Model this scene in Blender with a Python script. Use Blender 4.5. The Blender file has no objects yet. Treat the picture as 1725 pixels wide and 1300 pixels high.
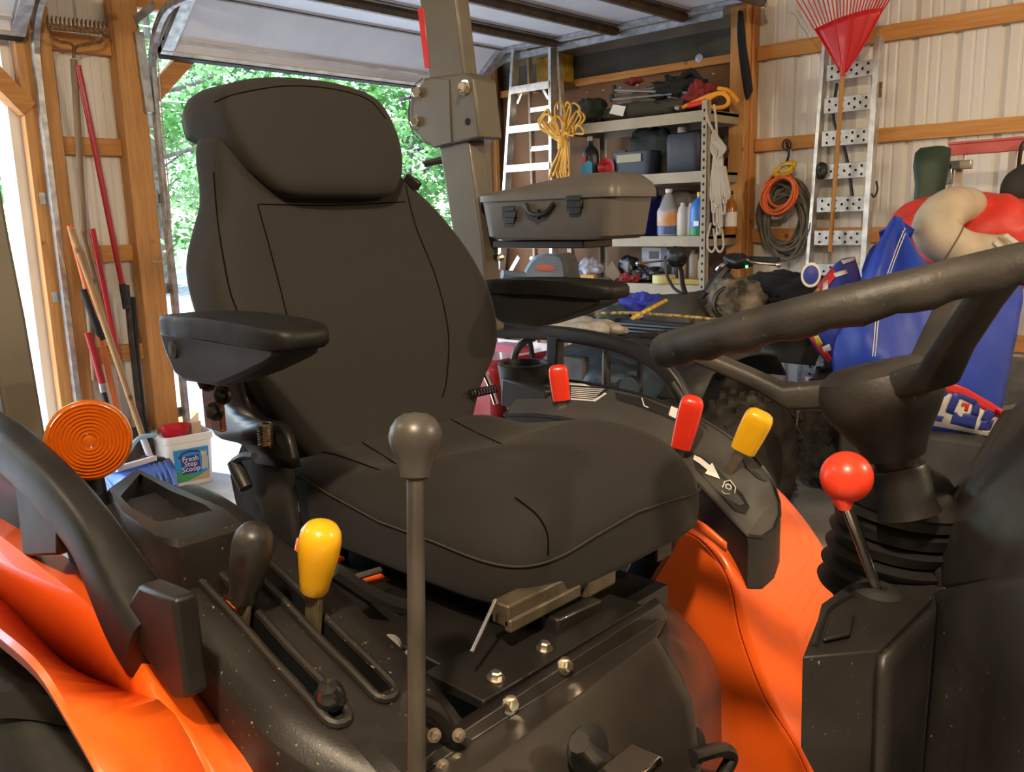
import bpy, bmesh, math, random
from mathutils import Vector, Matrix
random.seed(7)
S = bpy.context.scene
COL = S.collection
PI = math.pi

# ------------------------------------------------------------------ camera
EYE = Vector((0.0, 0.0, 1.48))
FOC = 1452.0
_p, _r, _y = math.radians(10.947), math.radians(-1.4623), math.radians(-43.01)
_f = Vector((math.sin(_y)*math.cos(_p), math.cos(_y)*math.cos(_p), -math.sin(_p)))
_r0 = Vector((math.cos(_y), -math.sin(_y), 0)); _u0 = _r0.cross(_f)
_rt = _r0*math.cos(_r) + _u0*math.sin(_r); _up = -_r0*math.sin(_r) + _u0*math.cos(_r)
cd = bpy.data.cameras.new('camera'); cam = bpy.data.objects.new('camera', cd); COL.objects.link(cam)
cd.sensor_fit = 'HORIZONTAL'; cd.sensor_width = 36.0; cd.lens = FOC*36.0/1725.0
cd.clip_start = 0.02; cd.clip_end = 300
cam.matrix_world = Matrix(((_rt.x, _up.x, -_f.x, EYE.x), (_rt.y, _up.y, -_f.y, EYE.y), (_rt.z, _up.z, -_f.z, EYE.z), (0, 0, 0, 1)))
S.camera = cam
S.view_settings.view_transform = 'Standard'; S.view_settings.look = 'None'
S.view_settings.gamma = 1.0; S.view_settings.use_curve_mapping = False
S.view_settings.exposure = 0.40
S.cycles.use_denoising = True
S.cycles.max_bounces = 8; S.cycles.diffuse_bounces = 5; S.cycles.sample_clamp_indirect = 6.0

# ------------------------------------------------------------------ sky and lights
W = bpy.data.worlds.new('sky'); S.world = W; W.use_nodes = True
nt = W.node_tree; bg = nt.nodes['Background']
sky = nt.nodes.new('ShaderNodeTexSky')
try:
    sky.sky_type = 'NISHITA'; sky.sun_disc = False; sky.sun_elevation = math.radians(48); sky.sun_rotation = math.radians(200)
    sky.air_density = 1.0; sky.dust_density = 1.2; sky.ozone_density = 1.0
except Exception:
    pass
nt.links.new(sky.outputs[0], bg.inputs[0]); bg.inputs[1].default_value = 0.9

def lamp(name, kind, loc, energy, color, radius=0.05, rot=None):
    l = bpy.data.lights.new(name, kind); l.energy = energy; l.color = color
    if kind == 'POINT': l.shadow_soft_size = radius
    if kind == 'SUN': l.angle = radius
    o = bpy.data.objects.new(name, l); COL.objects.link(o); o.location = loc
    if rot: o.rotation_euler = rot
    return o
WARM = (1.0, 0.80, 0.56)
lamp('bulb_light', 'POINT', (0.25, -0.45, 3.0), 225, WARM, 0.06)
lamp('bulb_light', 'POINT', (-2.45, -0.9, 2.95), 36, WARM, 0.06)
lamp('bulb_light', 'POINT', (2.2, 2.9, 2.9), 190, WARM, 0.06)
lamp('sun', 'SUN', (-20, 10, 30), 7.0, (0.80, 0.96, 1.0), 0.01, (math.radians(21), 0, math.radians(-75)))

# ------------------------------------------------------------------ pixel -> place helpers (pixel of the photograph, plus one known coordinate)
def ray(x, y): return _f + _rt*((x-862.5)/FOC) - _up*((y-650.0)/FOC)
def at(x, y, d): return EYE + ray(x, y)*d
def PX(x, y, X): v = ray(x, y); return EYE + v*(X/v.x)
def PY(x, y, Y): v = ray(x, y); return EYE + v*(Y/v.y)
def PZ(x, y, Z): v = ray(x, y); return EYE + v*((Z-1.48)/v.z)

# ------------------------------------------------------------------ materials
MATS = {}
def mat(name, col, rough=0.5, metal=0.0, noise=0.0, nscale=20.0, bump=0.0, bscale=60.0, coat=0.0, spec=0.5, col2=None, stretch=None, sheen=0.0, trans=0.0, ior=1.45, emit=None, speck=0.0, speckcol=(0.6, 0.5, 0.35)):
    if name in MATS: return MATS[name]
    m = bpy.data.materials.new(name); m.use_nodes = True; n = m.node_tree.nodes; L = m.node_tree.links
    b = n['Principled BSDF']
    b.inputs['Base Color'].default_value = (*col, 1); b.inputs['Roughness'].default_value = rough; b.inputs['Metallic'].default_value = metal
    b.inputs['Coat Weight'].default_value = coat; b.inputs['Coat Roughness'].default_value = 0.06
    b.inputs['Specular IOR Level'].default_value = spec; b.inputs['Sheen Weight'].default_value = sheen
    b.inputs['Transmission Weight'].default_value = trans; b.inputs['IOR'].default_value = ior
    if emit: b.inputs['Emission Color'].default_value = (*emit[:3], 1); b.inputs['Emission Strength'].default_value = emit[3]
    tc = n.new('ShaderNodeTexCoord'); src = tc.outputs['Object']
    if stretch:
        mp = n.new('ShaderNodeMapping'); mp.inputs['Scale'].default_value = stretch; L.new(src, mp.inputs[0]); src = mp.outputs[0]
    if noise or col2:
        t = n.new('ShaderNodeTexNoise'); t.inputs['Scale'].default_value = nscale; t.inputs['Detail'].default_value = 5; L.new(src, t.inputs['Vector'])
        mx = n.new('ShaderNodeMix'); mx.data_type = 'RGBA'
        c2 = col2 if col2 else tuple(max(0, c*(1-noise)) for c in col); c1 = col if col2 else tuple(min(1, c*(1+noise)) for c in col)
        mx.inputs['A'].default_value = (*c1, 1); mx.inputs['B'].default_value = (*c2, 1)
        r = n.new('ShaderNodeMapRange'); r.inputs[1].default_value = 0.35; r.inputs[2].default_value = 0.65
        L.new(t.outputs['Fac'], r.inputs[0]); L.new(r.outputs[0], mx.inputs['Factor'])
        out = mx.outputs['Result']
        if speck:
            t2 = n.new('ShaderNodeTexNoise'); t2.inputs['Scale'].default_value = 170; t2.inputs['Detail'].default_value = 2; L.new(tc.outputs['Object'], t2.inputs['Vector'])
            r2 = n.new('ShaderNodeMapRange'); r2.inputs[1].default_value = 0.74-speck; r2.inputs[2].default_value = 0.80-speck; L.new(t2.outputs['Fac'], r2.inputs[0])
            m2 = n.new('ShaderNodeMix'); m2.data_type = 'RGBA'; m2.inputs['B'].default_value = (*speckcol, 1)
            L.new(out, m2.inputs['A']); L.new(r2.outputs[0], m2.inputs['Factor']); out = m2.outputs['Result']
        L.new(out, b.inputs['Base Color'])
        rr = n.new('ShaderNodeMapRange'); rr.inputs[3].default_value = max(0.02, rough*0.85); rr.inputs[4].default_value = min(1, rough*1.2)
        L.new(t.outputs['Fac'], rr.inputs[0]); L.new(rr.outputs[0], b.inputs['Roughness'])
    if bump:
        t = n.new('ShaderNodeTexNoise'); t.inputs['Scale'].default_value = bscale; t.inputs['Detail'].default_value = 4; L.new(src, t.inputs['Vector'])
        bp = n.new('ShaderNodeBump'); bp.inputs['Strength'].default_value = bump; bp.inputs['Distance'].default_value = 0.004
        L.new(t.outputs['Fac'], bp.inputs['Height']); L.new(bp.outputs[0], b.inputs['Normal'])
    MATS[name] = m; return m

def wood_mat(name, c1, c2, scale=(2.0, 30, 30), rough=0.7):
    if name in MATS: return MATS[name]
    m = bpy.data.materials.new(name); m.use_nodes = True; n = m.node_tree.nodes; L = m.node_tree.links; b = n['Principled BSDF']
    tc = n.new('ShaderNodeTexCoord'); mp = n.new('ShaderNodeMapping'); mp.inputs['Scale'].default_value = scale; L.new(tc.outputs['Object'], mp.inputs[0])
    t = n.new('ShaderNodeTexNoise'); t.inputs['Scale'].default_value = 1.6; t.inputs['Detail'].default_value = 6; t.inputs['Distortion'].default_value = 0.8; L.new(mp.outputs[0], t.inputs['Vector'])
    k = n.new('ShaderNodeTexVoronoi'); k.inputs['Scale'].default_value = 4.5; L.new(tc.outputs['Object'], k.inputs['Vector'])
    kr = n.new('ShaderNodeMapRange'); kr.inputs[1].default_value = 0.04; kr.inputs[2].default_value = 0.10; L.new(k.outputs['Distance'], kr.inputs[0])
    mx = n.new('ShaderNodeMix'); mx.data_type = 'RGBA'; mx.inputs['A'].default_value = (*c1, 1); mx.inputs['B'].default_value = (*c2, 1)
    r = n.new('ShaderNodeMapRange'); r.inputs[1].default_value = 0.3; r.inputs[2].default_value = 0.7; L.new(t.outputs['Fac'], r.inputs[0]); L.new(r.outputs[0], mx.inputs['Factor'])
    m2 = n.new('ShaderNodeMix'); m2.data_type = 'RGBA'; m2.inputs['A'].default_value = (c2[0]*0.4, c2[1]*0.35, c2[2]*0.3, 1)
    L.new(kr.outputs[0], m2.inputs['Factor']); L.new(mx.outputs['Result'], m2.inputs['B'])
    L.new(m2.outputs['Result'], b.inputs['Base Color']); b.inputs['Roughness'].default_value = rough
    bp = n.new('ShaderNodeBump'); bp.inputs['Strength'].default_value = 0.25; bp.inputs['Distance'].default_value = 0.003; L.new(t.outputs['Fac'], bp.inputs['Height']); L.new(bp.outputs[0], b.inputs['Normal'])
    MATS[name] = m; return m

def fabric_mat(name, c, rough=0.85, sc=900):
    if name in MATS: return MATS[name]
    m = bpy.data.materials.new(name); m.use_nodes = True; n = m.node_tree.nodes; L = m.node_tree.links; b = n['Principled BSDF']
    tc = n.new('ShaderNodeTexCoord')
    t = n.new('ShaderNodeTexNoise'); t.inputs['Scale'].default_value = sc; t.inputs['Detail'].default_value = 2; L.new(tc.outputs['Object'], t.inputs['Vector'])
    t2 = n.new('ShaderNodeTexNoise'); t2.inputs['Scale'].default_value = 9; t2.inputs['Detail'].default_value = 4; L.new(tc.outputs['Object'], t2.inputs['Vector'])
    mx = n.new('ShaderNodeMix'); mx.data_type = 'RGBA'; mx.inputs['A'].default_value = (*[v*0.75 for v in c], 1); mx.inputs['B'].default_value = (*[v*1.3 for v in c], 1)
    L.new(t.outputs['Fac'], mx.inputs['Factor']); L.new(mx.outputs['Result'], b.inputs['Base Color'])
    b.inputs['Roughness'].default_value = rough; b.inputs['Specular IOR Level'].default_value = 0.25; b.inputs['Sheen Weight'].default_value = 0.06; b.inputs['Sheen Roughness'].default_value = 0.4
    b.inputs['Sheen Tint'].default_value = (0.9, 0.85, 0.75, 1)
    bp = n.new('ShaderNodeBump'); bp.inputs['Strength'].default_value = 0.2; bp.inputs['Distance'].default_value = 0.001; L.new(t.outputs['Fac'], bp.inputs['Height'])
    b2 = n.new('ShaderNodeBump'); b2.inputs['Strength'].default_value = 0.25; b2.inputs['Distance'].default_value = 0.012; L.new(t2.outputs['Fac'], b2.inputs['Height']); L.new(bp.outputs[0], b2.inputs['Normal'])
    L.new(b2.outputs[0], b.inputs['Normal'])
    MATS[name] = m; return m

M = dict(
    seat=fabric_mat('black_seat_fabric', (0.0185, 0.0168, 0.0150)),
    black=mat('black_plastic', (0.011, 0.0105, 0.010), 0.42, noise=0.3, nscale=14, bump=0.06, bscale=300),
    dusty=mat('dusty_black_plastic', (0.014, 0.0125, 0.011), 0.42, noise=0.35, nscale=9, bump=0.08, bscale=350, speck=0.05, speckcol=(0.25, 0.2, 0.13)),
    grey=mat('grey_plastic', (0.055, 0.053, 0.05), 0.36, noise=0.15, nscale=10),
    rubber=mat('black_rubber', (0.012, 0.012, 0.011), 0.7, noise=0.4, nscale=12, bump=0.15, bscale=80),
    orange=mat('orange_paint', (0.93, 0.125, 0.010), 0.30, coat=0.6, noise=0.05, nscale=6),
    rops=mat('olive_grey_paint', (0.078, 0.068, 0.05), 0.38, noise=0.12, nscale=7, coat=0.15),
    darkmetal=mat('black_painted_steel', (0.012, 0.011, 0.010), 0.35, noise=0.3, nscale=10, coat=0.1),
    steel=mat('zinc_steel', (0.55, 0.5, 0.42), 0.3, 1.0, noise=0.2, nscale=30),
    galv=mat('galvanised_steel', (0.42, 0.43, 0.44), 0.42, 0.9, noise=0.25, nscale=22),
    alu=mat('aluminium', (0.62, 0.62, 0.61), 0.4, 0.85, noise=0.15, nscale=25),
    chrome=mat('chrome', (0.8, 0.78, 0.74), 0.12, 1.0),
    rust=mat('rusty_steel', (0.16, 0.09, 0.045), 0.6, 0.5, noise=0.5, nscale=60),
    redknob=mat('red_knob_plastic', (0.72, 0.035, 0.014), 0.3, coat=0.35),
    redball=mat('orange_red_ball', (0.78, 0.05, 0.018), 0.33, coat=0.3),
    yelknob=mat('yellow_knob_plastic', (0.86, 0.46, 0.012), 0.3, coat=0.35),
    white=mat('white_paint', (0.75, 0.73, 0.7), 0.5, noise=0.05, nscale=5),
    print_w=mat('white_print', (0.78, 0.76, 0.72), 0.5),
    pine=wood_mat('pine_wood_upright', (0.57, 0.295, 0.10), (0.42, 0.19, 0.055), (30, 30, 2.0)),
    pinex=wood_mat('pine_wood_along_wall', (0.60, 0.29, 0.08), (0.46, 0.19, 0.045), (2.0, 30, 30)),
    piney=wood_mat('pine_wood_across_wall', (0.56, 0.27, 0.075), (0.40, 0.165, 0.04), (30, 2.0, 30)),
    hardboard=mat('brown_hardboard', (0.17, 0.085, 0.038), 0.7, noise=0.2, nscale=4),
    darkwood=wood_mat('dark_wood', (0.15, 0.075, 0.03), (0.09, 0.042, 0.017), (30, 30, 2.0)),
    concrete=mat('concrete', (0.40, 0.37, 0.33), 0.8, noise=0.25, nscale=3, bump=0.2, bscale=40),
    beige=mat('beige_shelf_paint', (0.33, 0.285, 0.205), 0.5, noise=0.08, nscale=8),
)

# ------------------------------------------------------------------ geometry helpers: each returns (verts, faces)
def V(*a): return Vector(a) if len(a) == 3 else Vector(a[0])
def join(*gs):
    vs, fs = [], []
    for g in gs:
        o = len(vs); vs += list(g[0]); fs += [tuple(i+o for i in f) for f in g[1]]
    return vs, fs
def box(a, b):
    x0, y0, z0 = a; x1, y1, z1 = b
    x0, x1 = min(x0, x1), max(x0, x1); y0, y1 = min(y0, y1), max(y0, y1); z0, z1 = min(z0, z1), max(z0, z1)
    return ([V(x0, y0, z0), V(x1, y0, z0), V(x1, y1, z0), V(x0, y1, z0), V(x0, y0, z1), V(x1, y0, z1), V(x1, y1, z1), V(x0, y1, z1)],
            [(0, 3, 2, 1), (4, 5, 6, 7), (0, 1, 5, 4), (1, 2, 6, 5), (2, 3, 7, 6), (3, 0, 4, 7)])
def bar(p, q, w, h, up=(0, 0, 1)):
    """rectangular bar from p to q, w across, h along 'up'"""
    p, q = V(p), V(q); d = (q-p).normalized(); u = V(up); s = d.cross(u)
    if s.length < 1e-4: s = d.cross(V(1, 0, 0))
    s.normalize(); u = s.cross(d).normalized(); vs = []
    for c in (p, q):
        for a, b in ((-1, -1), (1, -1), (1, 1), (-1, 1)): vs.append(c + s*(a*w/2) + u*(b*h/2))
    return vs, [(0, 1, 2, 3), (7, 6, 5, 4), (0, 4, 5, 1), (1, 5, 6, 2), (2, 6, 7, 3), (3, 7, 4, 0)]
def frames(pts, closed=False):
    n = len(pts); T = []
    for i in range(n):
        a = pts[(i-1) % n] if (closed or i > 0) else pts[i]; b = pts[(i+1) % n] if (closed or i < n-1) else pts[i]
        t = b-a; T.append(t.normalized() if t.length > 1e-9 else V(0, 0, 1))
    up = V(0, 0, 1) if abs(T[0].z) < 0.9 else V(1, 0, 0)
    N = [(up - T[0]*up.dot(T[0])).normalized()]
    for i in range(1, n):
        v = N[-1] - T[i]*N[-1].dot(T[i]); N.append(v.normalized() if v.length > 1e-9 else N[-1])
    return T, N
def tube(pts, r, n=8, closed=False, cap=True, sect=None):
    """sweep a circle (or a section list of (a,b)) along pts; r may be a list"""
    pts = [V(p) for p in pts]; T, N = frames(pts, closed); vs, fs = [], []; m = len(pts)
    sec = sect or [(math.cos(2*PI*k/n), math.sin(2*PI*k/n)) for k in range(n)]; n = len(sec)
    for i, p in enumerate(pts):
        rr = r[i] if isinstance(r, (list, tuple)) else r; b = T[i].cross(N[i])
        for a, c in sec: vs.append(p + N[i]*(a*rr) + b*(c*rr))
    for i in range(m if closed else m-1):
        j = (i+1) % m
        for k in range(n): fs.append((i*n+k, i*n+(k+1) % n, j*n+(k+1) % n, j*n+k))
    if cap and not closed: fs += [tuple(range(n-1, -1, -1)), tuple(range((m-1)*n, m*n))]
    return vs, fs
def lathe(prof, o=(0, 0, 0), axis=(0, 0, 1), n=24, sx=1.0, sy=1.0):
    """profile of (radius, height) turned about axis at o"""
    o, a = V(o), V(axis).normalized(); u = V(1, 0, 0) if abs(a.x) < 0.9 else V(0, 1, 0); u = (u - a*u.dot(a)).normalized(); w = a.cross(u)
    vs, fs = [], []; m = len(prof)
    for r, h in prof:
        for k in range(n):
            t = 2*PI*k/n; vs.append(o + a*h + u*(r*math.cos(t)*sx) + w*(r*math.sin(t)*sy))
    for i in range(m-1):
        for k in range(n): fs.append((i*n+k, i*n+(k+1) % n, (i+1)*n+(k+1) % n, (i+1)*n+k))
    if prof[0][0] > 1e-6: fs.append(tuple(range(n-1, -1, -1)))
    if prof[-1][0] > 1e-6: fs.append(tuple(range((m-1)*n, m*n)))
    return vs, fs
def loft(rings, cap=True, closed=True):
    n = len(rings[0]); vs = [V(p) for r in rings for p in r]; fs = []
    for i in range(len(rings)-1):
        for k in range(n if closed else n-1): fs.append((i*n+k, i*n+(k+1) % n, (i+1)*n+(k+1) % n, (i+1)*n+k))
    if cap and closed: fs += [tuple(range(n-1, -1, -1)), tuple(range((len(rings)-1)*n, len(rings)*n))]
    return vs, fs
def prism(outline, off):
    n = len(outline); a = [V(p) for p in outline]; o = V(off); b = [p+o for p in a]
    return a+b, [tuple(range(n-1, -1, -1)), tuple(range(n, 2*n))] + [(k, (k+1) % n, n+(k+1) % n, n+k) for k in range(n)]
def resample(pts, n):
    pts = [V(p) for p in pts]; L = [0]
    for a, b in zip(pts, pts[1:]): L.append(L[-1]+(b-a).length)
    out = []; j = 0
    for i in range(n):
        t = L[-1]*i/(n-1)
        while j < len(pts)-2 and L[j+1] < t: j += 1
        s = L[j+1]-L[j]; out.append(pts[j].lerp(pts[j+1], (t-L[j])/s if s > 1e-9 else 0))
    return out
def spline(pts, n=6, closed=False):
    pts = [V(p) for p in pts]; m = len(pts); out = []
    for i in range(m if closed else m-1):
        p0 = pts[(i-1) % m] if (closed or i > 0) else pts[i]*2-pts[i+1]; p1 = pts[i]; p2 = pts[(i+1) % m]
        p3 = pts[(i+2) % m] if (closed or i < m-2) else p2*2-p1
        for k in range(n):
            t = k/n; out.append(0.5*((2*p1) + (p2-p0)*t + (2*p0-5*p1+4*p2-p3)*t*t + (3*p1-p0-3*p2+p3)*t**3))
    if not closed: out.append(pts[-1])
    return out
def skin(lines, n=16, smooth=True, m=4):
    """surface through several polylines (ruled or splined between them)"""
    L = [resample(spline(l, 8) if smooth and len(l) > 2 else l, n) for l in lines]
    if m > 1 and len(L) > 2:
        cols = [spline([l[k] for l in L], m) for k in range(n)]; L = [[c[i] for c in cols] for i in range(len(cols[0]))]
    return loft(L, False, False)
def superell(cx, cy, a, b, e, n=48):
    out = []
    for k in range(n):
        t = 2*PI*k/n; c, s = math.cos(t), math.sin(t)
        out.append((cx + a*math.copysign(abs(c)**(2/e), c), cy + b*math.copysign(abs(s)**(2/e), s)))
    return out

# ------------------------------------------------------------------ object helpers
def meshdata(name, g, m, smooth=True, angle=40):
    me = bpy.data.meshes.new(name); me.from_pydata([tuple(v) for v in g[0]], [], g[1]); me.update()
    if m: me.materials.append(m)
    if smooth:
        me.polygons.foreach_set('use_smooth', [True]*len(me.polygons))
        try: me.set_sharp_from_angle(angle=math.radians(angle))
        except Exception: pass
    return me
def obj(name, g, m, parent=None, bevel=0, solid=0, sub=0, smooth=True, angle=40, label=None, seg=2, off=-1):
    o = bpy.data.objects.new(name, meshdata(name, g, m, smooth, angle)); COL.objects.link(o)
    if parent is not None:
        o.parent = parent; o.matrix_parent_inverse = parent_inv(parent)
    if solid:
        s = o.modifiers.new('thickness', 'SOLIDIFY'); s.thickness = solid; s.offset = off
    if bevel:
        b = o.modifiers.new('edge', 'BEVEL'); b.width = bevel; b.segments = seg; b.limit_method = 'ANGLE'; b.angle_limit = math.radians(35); b.harden_normals = False
    if sub:
        s = o.modifiers.new('soft', 'SUBSURF'); s.levels = sub; s.render_levels = sub
    if label: o['label'] = label
    return o
def parent_inv(p):
    m = Matrix.Identity(4); chain = []
    while p is not None: chain.append(p); p = p.parent
    # parents here are Empties with location only, or meshes whose own transform is identity in world space
    top = chain[-1]
    if len(chain) == 1: return Matrix.Translation(-top.location)
    return Matrix.Identity(4)
def thing(name, loc, label, cat, group=None):
    o = bpy.data.objects.new(name, None); COL.objects.link(o); o.location = loc; o.empty_display_size = 0.05
    return tag(o, label, cat, group)
def tag(o, label=None, cat=None, group=None, kind=None):
    if label: o['label'] = label
    if cat: o['category'] = cat
    if group: o['group'] = group
    if kind: o['kind'] = kind
    return o
def struct(name, g, m, parent=None, label=None, **k):
    o = obj(name, g, m, parent, **k)
    if parent is None: o['kind'] = 'structure'
    if label: o['label'] = label
    return o
def sub(name, g, m, part, **k):
    """sub-part: child of a part mesh (meshes carry world coordinates)"""
    o = bpy.data.objects.new(name, meshdata(name, g, m, k.pop('smooth', True), k.pop('angle', 40))); COL.objects.link(o)
    o.parent = part; o.matrix_parent_inverse = Matrix.Identity(4)
    if k.get('bevel'):
        b = o.modifiers.new('edge', 'BEVEL'); b.width = k['bevel']; b.segments = 2; b.limit_method = 'ANGLE'
    if k.get('solid'):
        s = o.modifiers.new('thickness', 'SOLIDIFY'); s.thickness = k['solid']
    if k.get('label'): o['label'] = k['label']
    return o
def placed(name, me, loc, parent, rot=None, scale=None):
    """copy of shared mesh data at a place, under a thing or a part"""
    o = bpy.data.objects.new(name, me); COL.objects.link(o)
    o.location = loc
    if rot is not None: o.rotation_mode = 'QUATERNION'; o.rotation_quaternion = rot
    if scale: o.scale = scale
    if parent is not None: o.parent = parent; o.matrix_parent_inverse = parent_inv(parent)
    return o
def quat(axis): return V(axis).to_track_quat('Z', 'Y')
def text(name, body, loc, right, up, size, m, parent, extr=0.0004, align='CENTER', part=False, shear=0.0, tall=1.0, raw=None):
    cu = bpy.data.curves.new(name, 'FONT'); cu.body = body; cu.size = size; cu.extrude = extr; cu.align_x = align; cu.align_y = 'CENTER'; cu.shear = shear
    cu.resolution_u = 2
    tmp = bpy.data.objects.new('tmp_text', cu); COL.objects.link(tmp); bpy.context.view_layer.update()
    me = bpy.data.meshes.new_from_object(tmp.evaluated_get(bpy.context.evaluated_depsgraph_get())); bpy.data.objects.remove(tmp); bpy.data.curves.remove(cu)
    me.materials.clear(); me.materials.append(m)
    o = bpy.data.objects.new(name, me); COL.objects.link(o)
    x = V(right).normalized(); z = x.cross(V(up)).normalized(); y = z.cross(x)
    if raw: x, y = raw; tall = 1.0; z = x.cross(y).normalized()
    me.transform(Matrix(((x.x, y.x*tall, z.x, loc[0]), (x.y, y.y*tall, z.y, loc[1]), (x.z, y.z*tall, z.z, loc[2]), (0, 0, 0, 1))))
    o.parent = parent; o.matrix_parent_inverse = parent_inv(parent) if not part else Matrix.Identity(4)
    return o

# ================================================================== THE SETTING
XA, YB, TOP = -5.0, 5.3, 3.25
siding_m = mat('white_ribbed_siding', (0.68, 0.65, 0.59), 0.45, noise=0.02, nscale=2)
gravel_m = mat('pale_gravel', (0.36, 0.36, 0.36), 0.9, noise=0.35, nscale=30, bump=0.8, bscale=25)
floor = struct('floor', box((XA-0.15, -3.6, -0.12), (4.1, YB+0.1, 0)), M['concrete'], label='worn grey concrete garage slab')
ground = struct('ground', loft([[(x, y, -0.05 + (0.0 if x > -9 else 0.0)) for x in (-70, -30, -12, -5.15)] for y in (-40, -8, 3, 10, 30, 70)], False, False), gravel_m, label='pale sunlit gravel yard outside the open doors', smooth=False)
struct('ceiling', box((XA-0.1, -3.6, TOP), (4.1, YB+0.1, TOP+0.1)), mat('pale_ceiling', (0.33, 0.29, 0.24), 0.8, noise=0.1))
dim_m = mat('low_bounce_panel', (0.26, 0.22, 0.17), 0.7, noise=0.15)  # colour of the unseen walls darkened to cut bounced fill light
struct('wall_right', box((4.0, -3.6, 0), (4.1, YB, TOP)), dim_m)
struct('wall_front', box((XA, -3.6, 0), (4.0, -3.5, TOP)), dim_m)

# ---- back wall (white ribbed siding on horizontal girts)
wb = struct('wall_back', box((XA-0.1, YB+0.045, 0), (4.1, YB+0.10, TOP)), M['darkwood'], label='white ribbed steel wall with horizontal pine girts')
def siding_profile(w, pitch=0.2286):
    pts = [(0, 0)]; k = 0
    while k*pitch < w-0.01:
        b = k*pitch
        pts += [(b+0.012, 0), (b+0.022, 0.02), (b+0.048, 0.02), (b+0.058, 0)]
        for q in (0.115, 0.172): pts += [(b+q-0.010, 0), (b+q-0.005, 0.004), (b+q+0.005, 0.004), (b+q+0.010, 0)]
        k += 1
    pts.append((w, 0)); return [p for p in pts if p[0] <= w]
x = -2.74
while x < 4.0:
    prof = siding_profile(0.9144)
    struct('siding_panel', loft([[(x+a, YB+0.002+b, z) for a, b in prof] for z in (0.02, 1.6, TOP)], False, False), siding_m, wb, smooth=False)
    x += 0.9144
for z0, z1 in ((2.418, 2.506), (1.864, 1.943), (1.29, 1.38), (0.70, 0.79), (0.05, 0.14), (2.98, 3.07)):
    struct('girt', box((-2.73, YB-0.038, z0), (4.0, YB, z1)), M['pinex'], wb, bevel=0.003)
# post and shelf-bay boards
post_b = struct('wall_post', box((-2.845, 5.13, 0), (-2.735, YB+0.04, TOP)), M['pine'], wb, bevel=0.004)
sub('conduit', tube([(-2.728, 5.20, 0.9), (-2.728, 5.20, 2.2), (-2.726, 5.20, 3.2)], 0.006, 6), mat('orange_wire', (0.6, 0.2, 0.05), 0.5), post_b)
struct('hardboard_sheet', box((-4.95, YB-0.012, 0.02), (-2.86, YB+0.04, 2.434)), M['hardboard'], wb)
struct('girt', box((-4.95, YB-0.05, 2.434), (-2.86, YB+0.03, 2.485)), M['pinex'], wb, bevel=0.003)
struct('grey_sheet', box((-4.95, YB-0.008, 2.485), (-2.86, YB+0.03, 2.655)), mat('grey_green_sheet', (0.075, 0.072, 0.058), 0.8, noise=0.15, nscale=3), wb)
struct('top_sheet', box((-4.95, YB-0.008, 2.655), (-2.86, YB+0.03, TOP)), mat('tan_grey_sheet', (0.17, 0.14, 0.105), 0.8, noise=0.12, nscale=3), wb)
nail = meshdata('nail_head', lathe([(0.012, 0), (0.012, 0.004), (0.004, 0.007), (0, 0.007)], n=8), M['steel'])
for i in range(9): placed('nail_head', nail, (-4.1+i*0.15, YB-0.012, 2.385), wb, quat((0, -1, 0)), (0.55, 0.55, 0.55))
placed('washer_plate', meshdata('washer_plate', lathe([(0.028, 0), (0.028, 0.005), (0.008, 0.007), (0.008, 0.012), (0, 0.012)], n=16), M['galv']), (PY(1178, 98, 5.25)), wb, quat((0, -1, 0)))

# ---- left wall: pier between two door bays, header, jambs
wl = struct('wall_left', box((XA-0.14, 1.72, 0), (XA-0.09, 2.40, TOP)), siding_m, label='wood framed wall pier between the two open garage doors')
prof = siding_profile(0.5)
struct('siding_panel', loft([[(XA-0.06-b, 1.80+a*0.9, z) for a, b in prof] for z in (0.02, 1.6, TOP)], False, False), siding_m, wl, smooth=False)
def knotty(name, a, b, m=None): return struct(name, box(a, b), m or M['pine'], wl, bevel=0.004)
knotty('door_post', (XA-0.06, 1.705, 0), (XA+0.02, 1.79, TOP))
knotty('door_post', (XA-0.06, 1.79, 0), (XA+0.03, 1.878, 2.62))
knotty('door_post', (XA-0.06, 2.205, 0), (XA+0.05, 2.345, TOP))
for z0 in (2.42, 1.885, 1.30, 0.73, 0.12): knotty('girt', (XA-0.055, 1.878, z0), (XA-0.01, 2.205, z0+0.092), M['piney'])
knotty('header_board', (XA-0.06, -1.2, 2.62), (XA-0.01, 1.70, TOP), M['piney']); knotty('header_board', (XA-0.06, 2.345, 2.70), (XA-0.01, YB, TOP), M['piney'])
struct('corner_brace', bar((XA-0.02, 1.73, 2.10), (XA-0.02, 1.45, 2.42), 0.09, 0.11, (1, 0, 0)), M['piney'], wl)
struct('corner_brace', bar((XA-0.02, 2.36, 2.18), (XA-0.02, 2.68, 2.50), 0.09, 0.07, (1, 0, 0)), M['piney'], wl)
knotty('door_post', (XA-0.06, 5.00, 0), (XA+0.02, 5.07, 2.7), M['darkwood']); knotty('corner_board', (XA-0.06, 5.07, 0), (XA+0.01, 5.34, TOP), M['darkwood'])
knotty('corner_board', (XA+0.01, 5.18, 0), (XA+0.06, 5.22, TOP), M['pine'])
knotty('corner_panel', (XA+0.01, 5.08, 1.55), (XA+0.02, 5.17, 2.15), mat('pale_board', (0.4, 0.33, 0.24), 0.7))
knotty('outer_wall', (XA-0.14, 5.0, 0), (XA-0.07, YB+0.1, TOP), siding_m)
struct('outer_wall', box((XA-0.14, -3.6, 0), (XA-0.02, -1.2, TOP)), siding_m, wl)
struct('outer_wall', box((XA-0.14, -1.2, 2.62), (XA-0.06, 1.72, TOP)), siding_m, wl); struct('outer_wall', box((XA-0.14, 2.36, 2.70), (XA-0.06, 5.0, TOP)), siding_m, wl)
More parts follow.
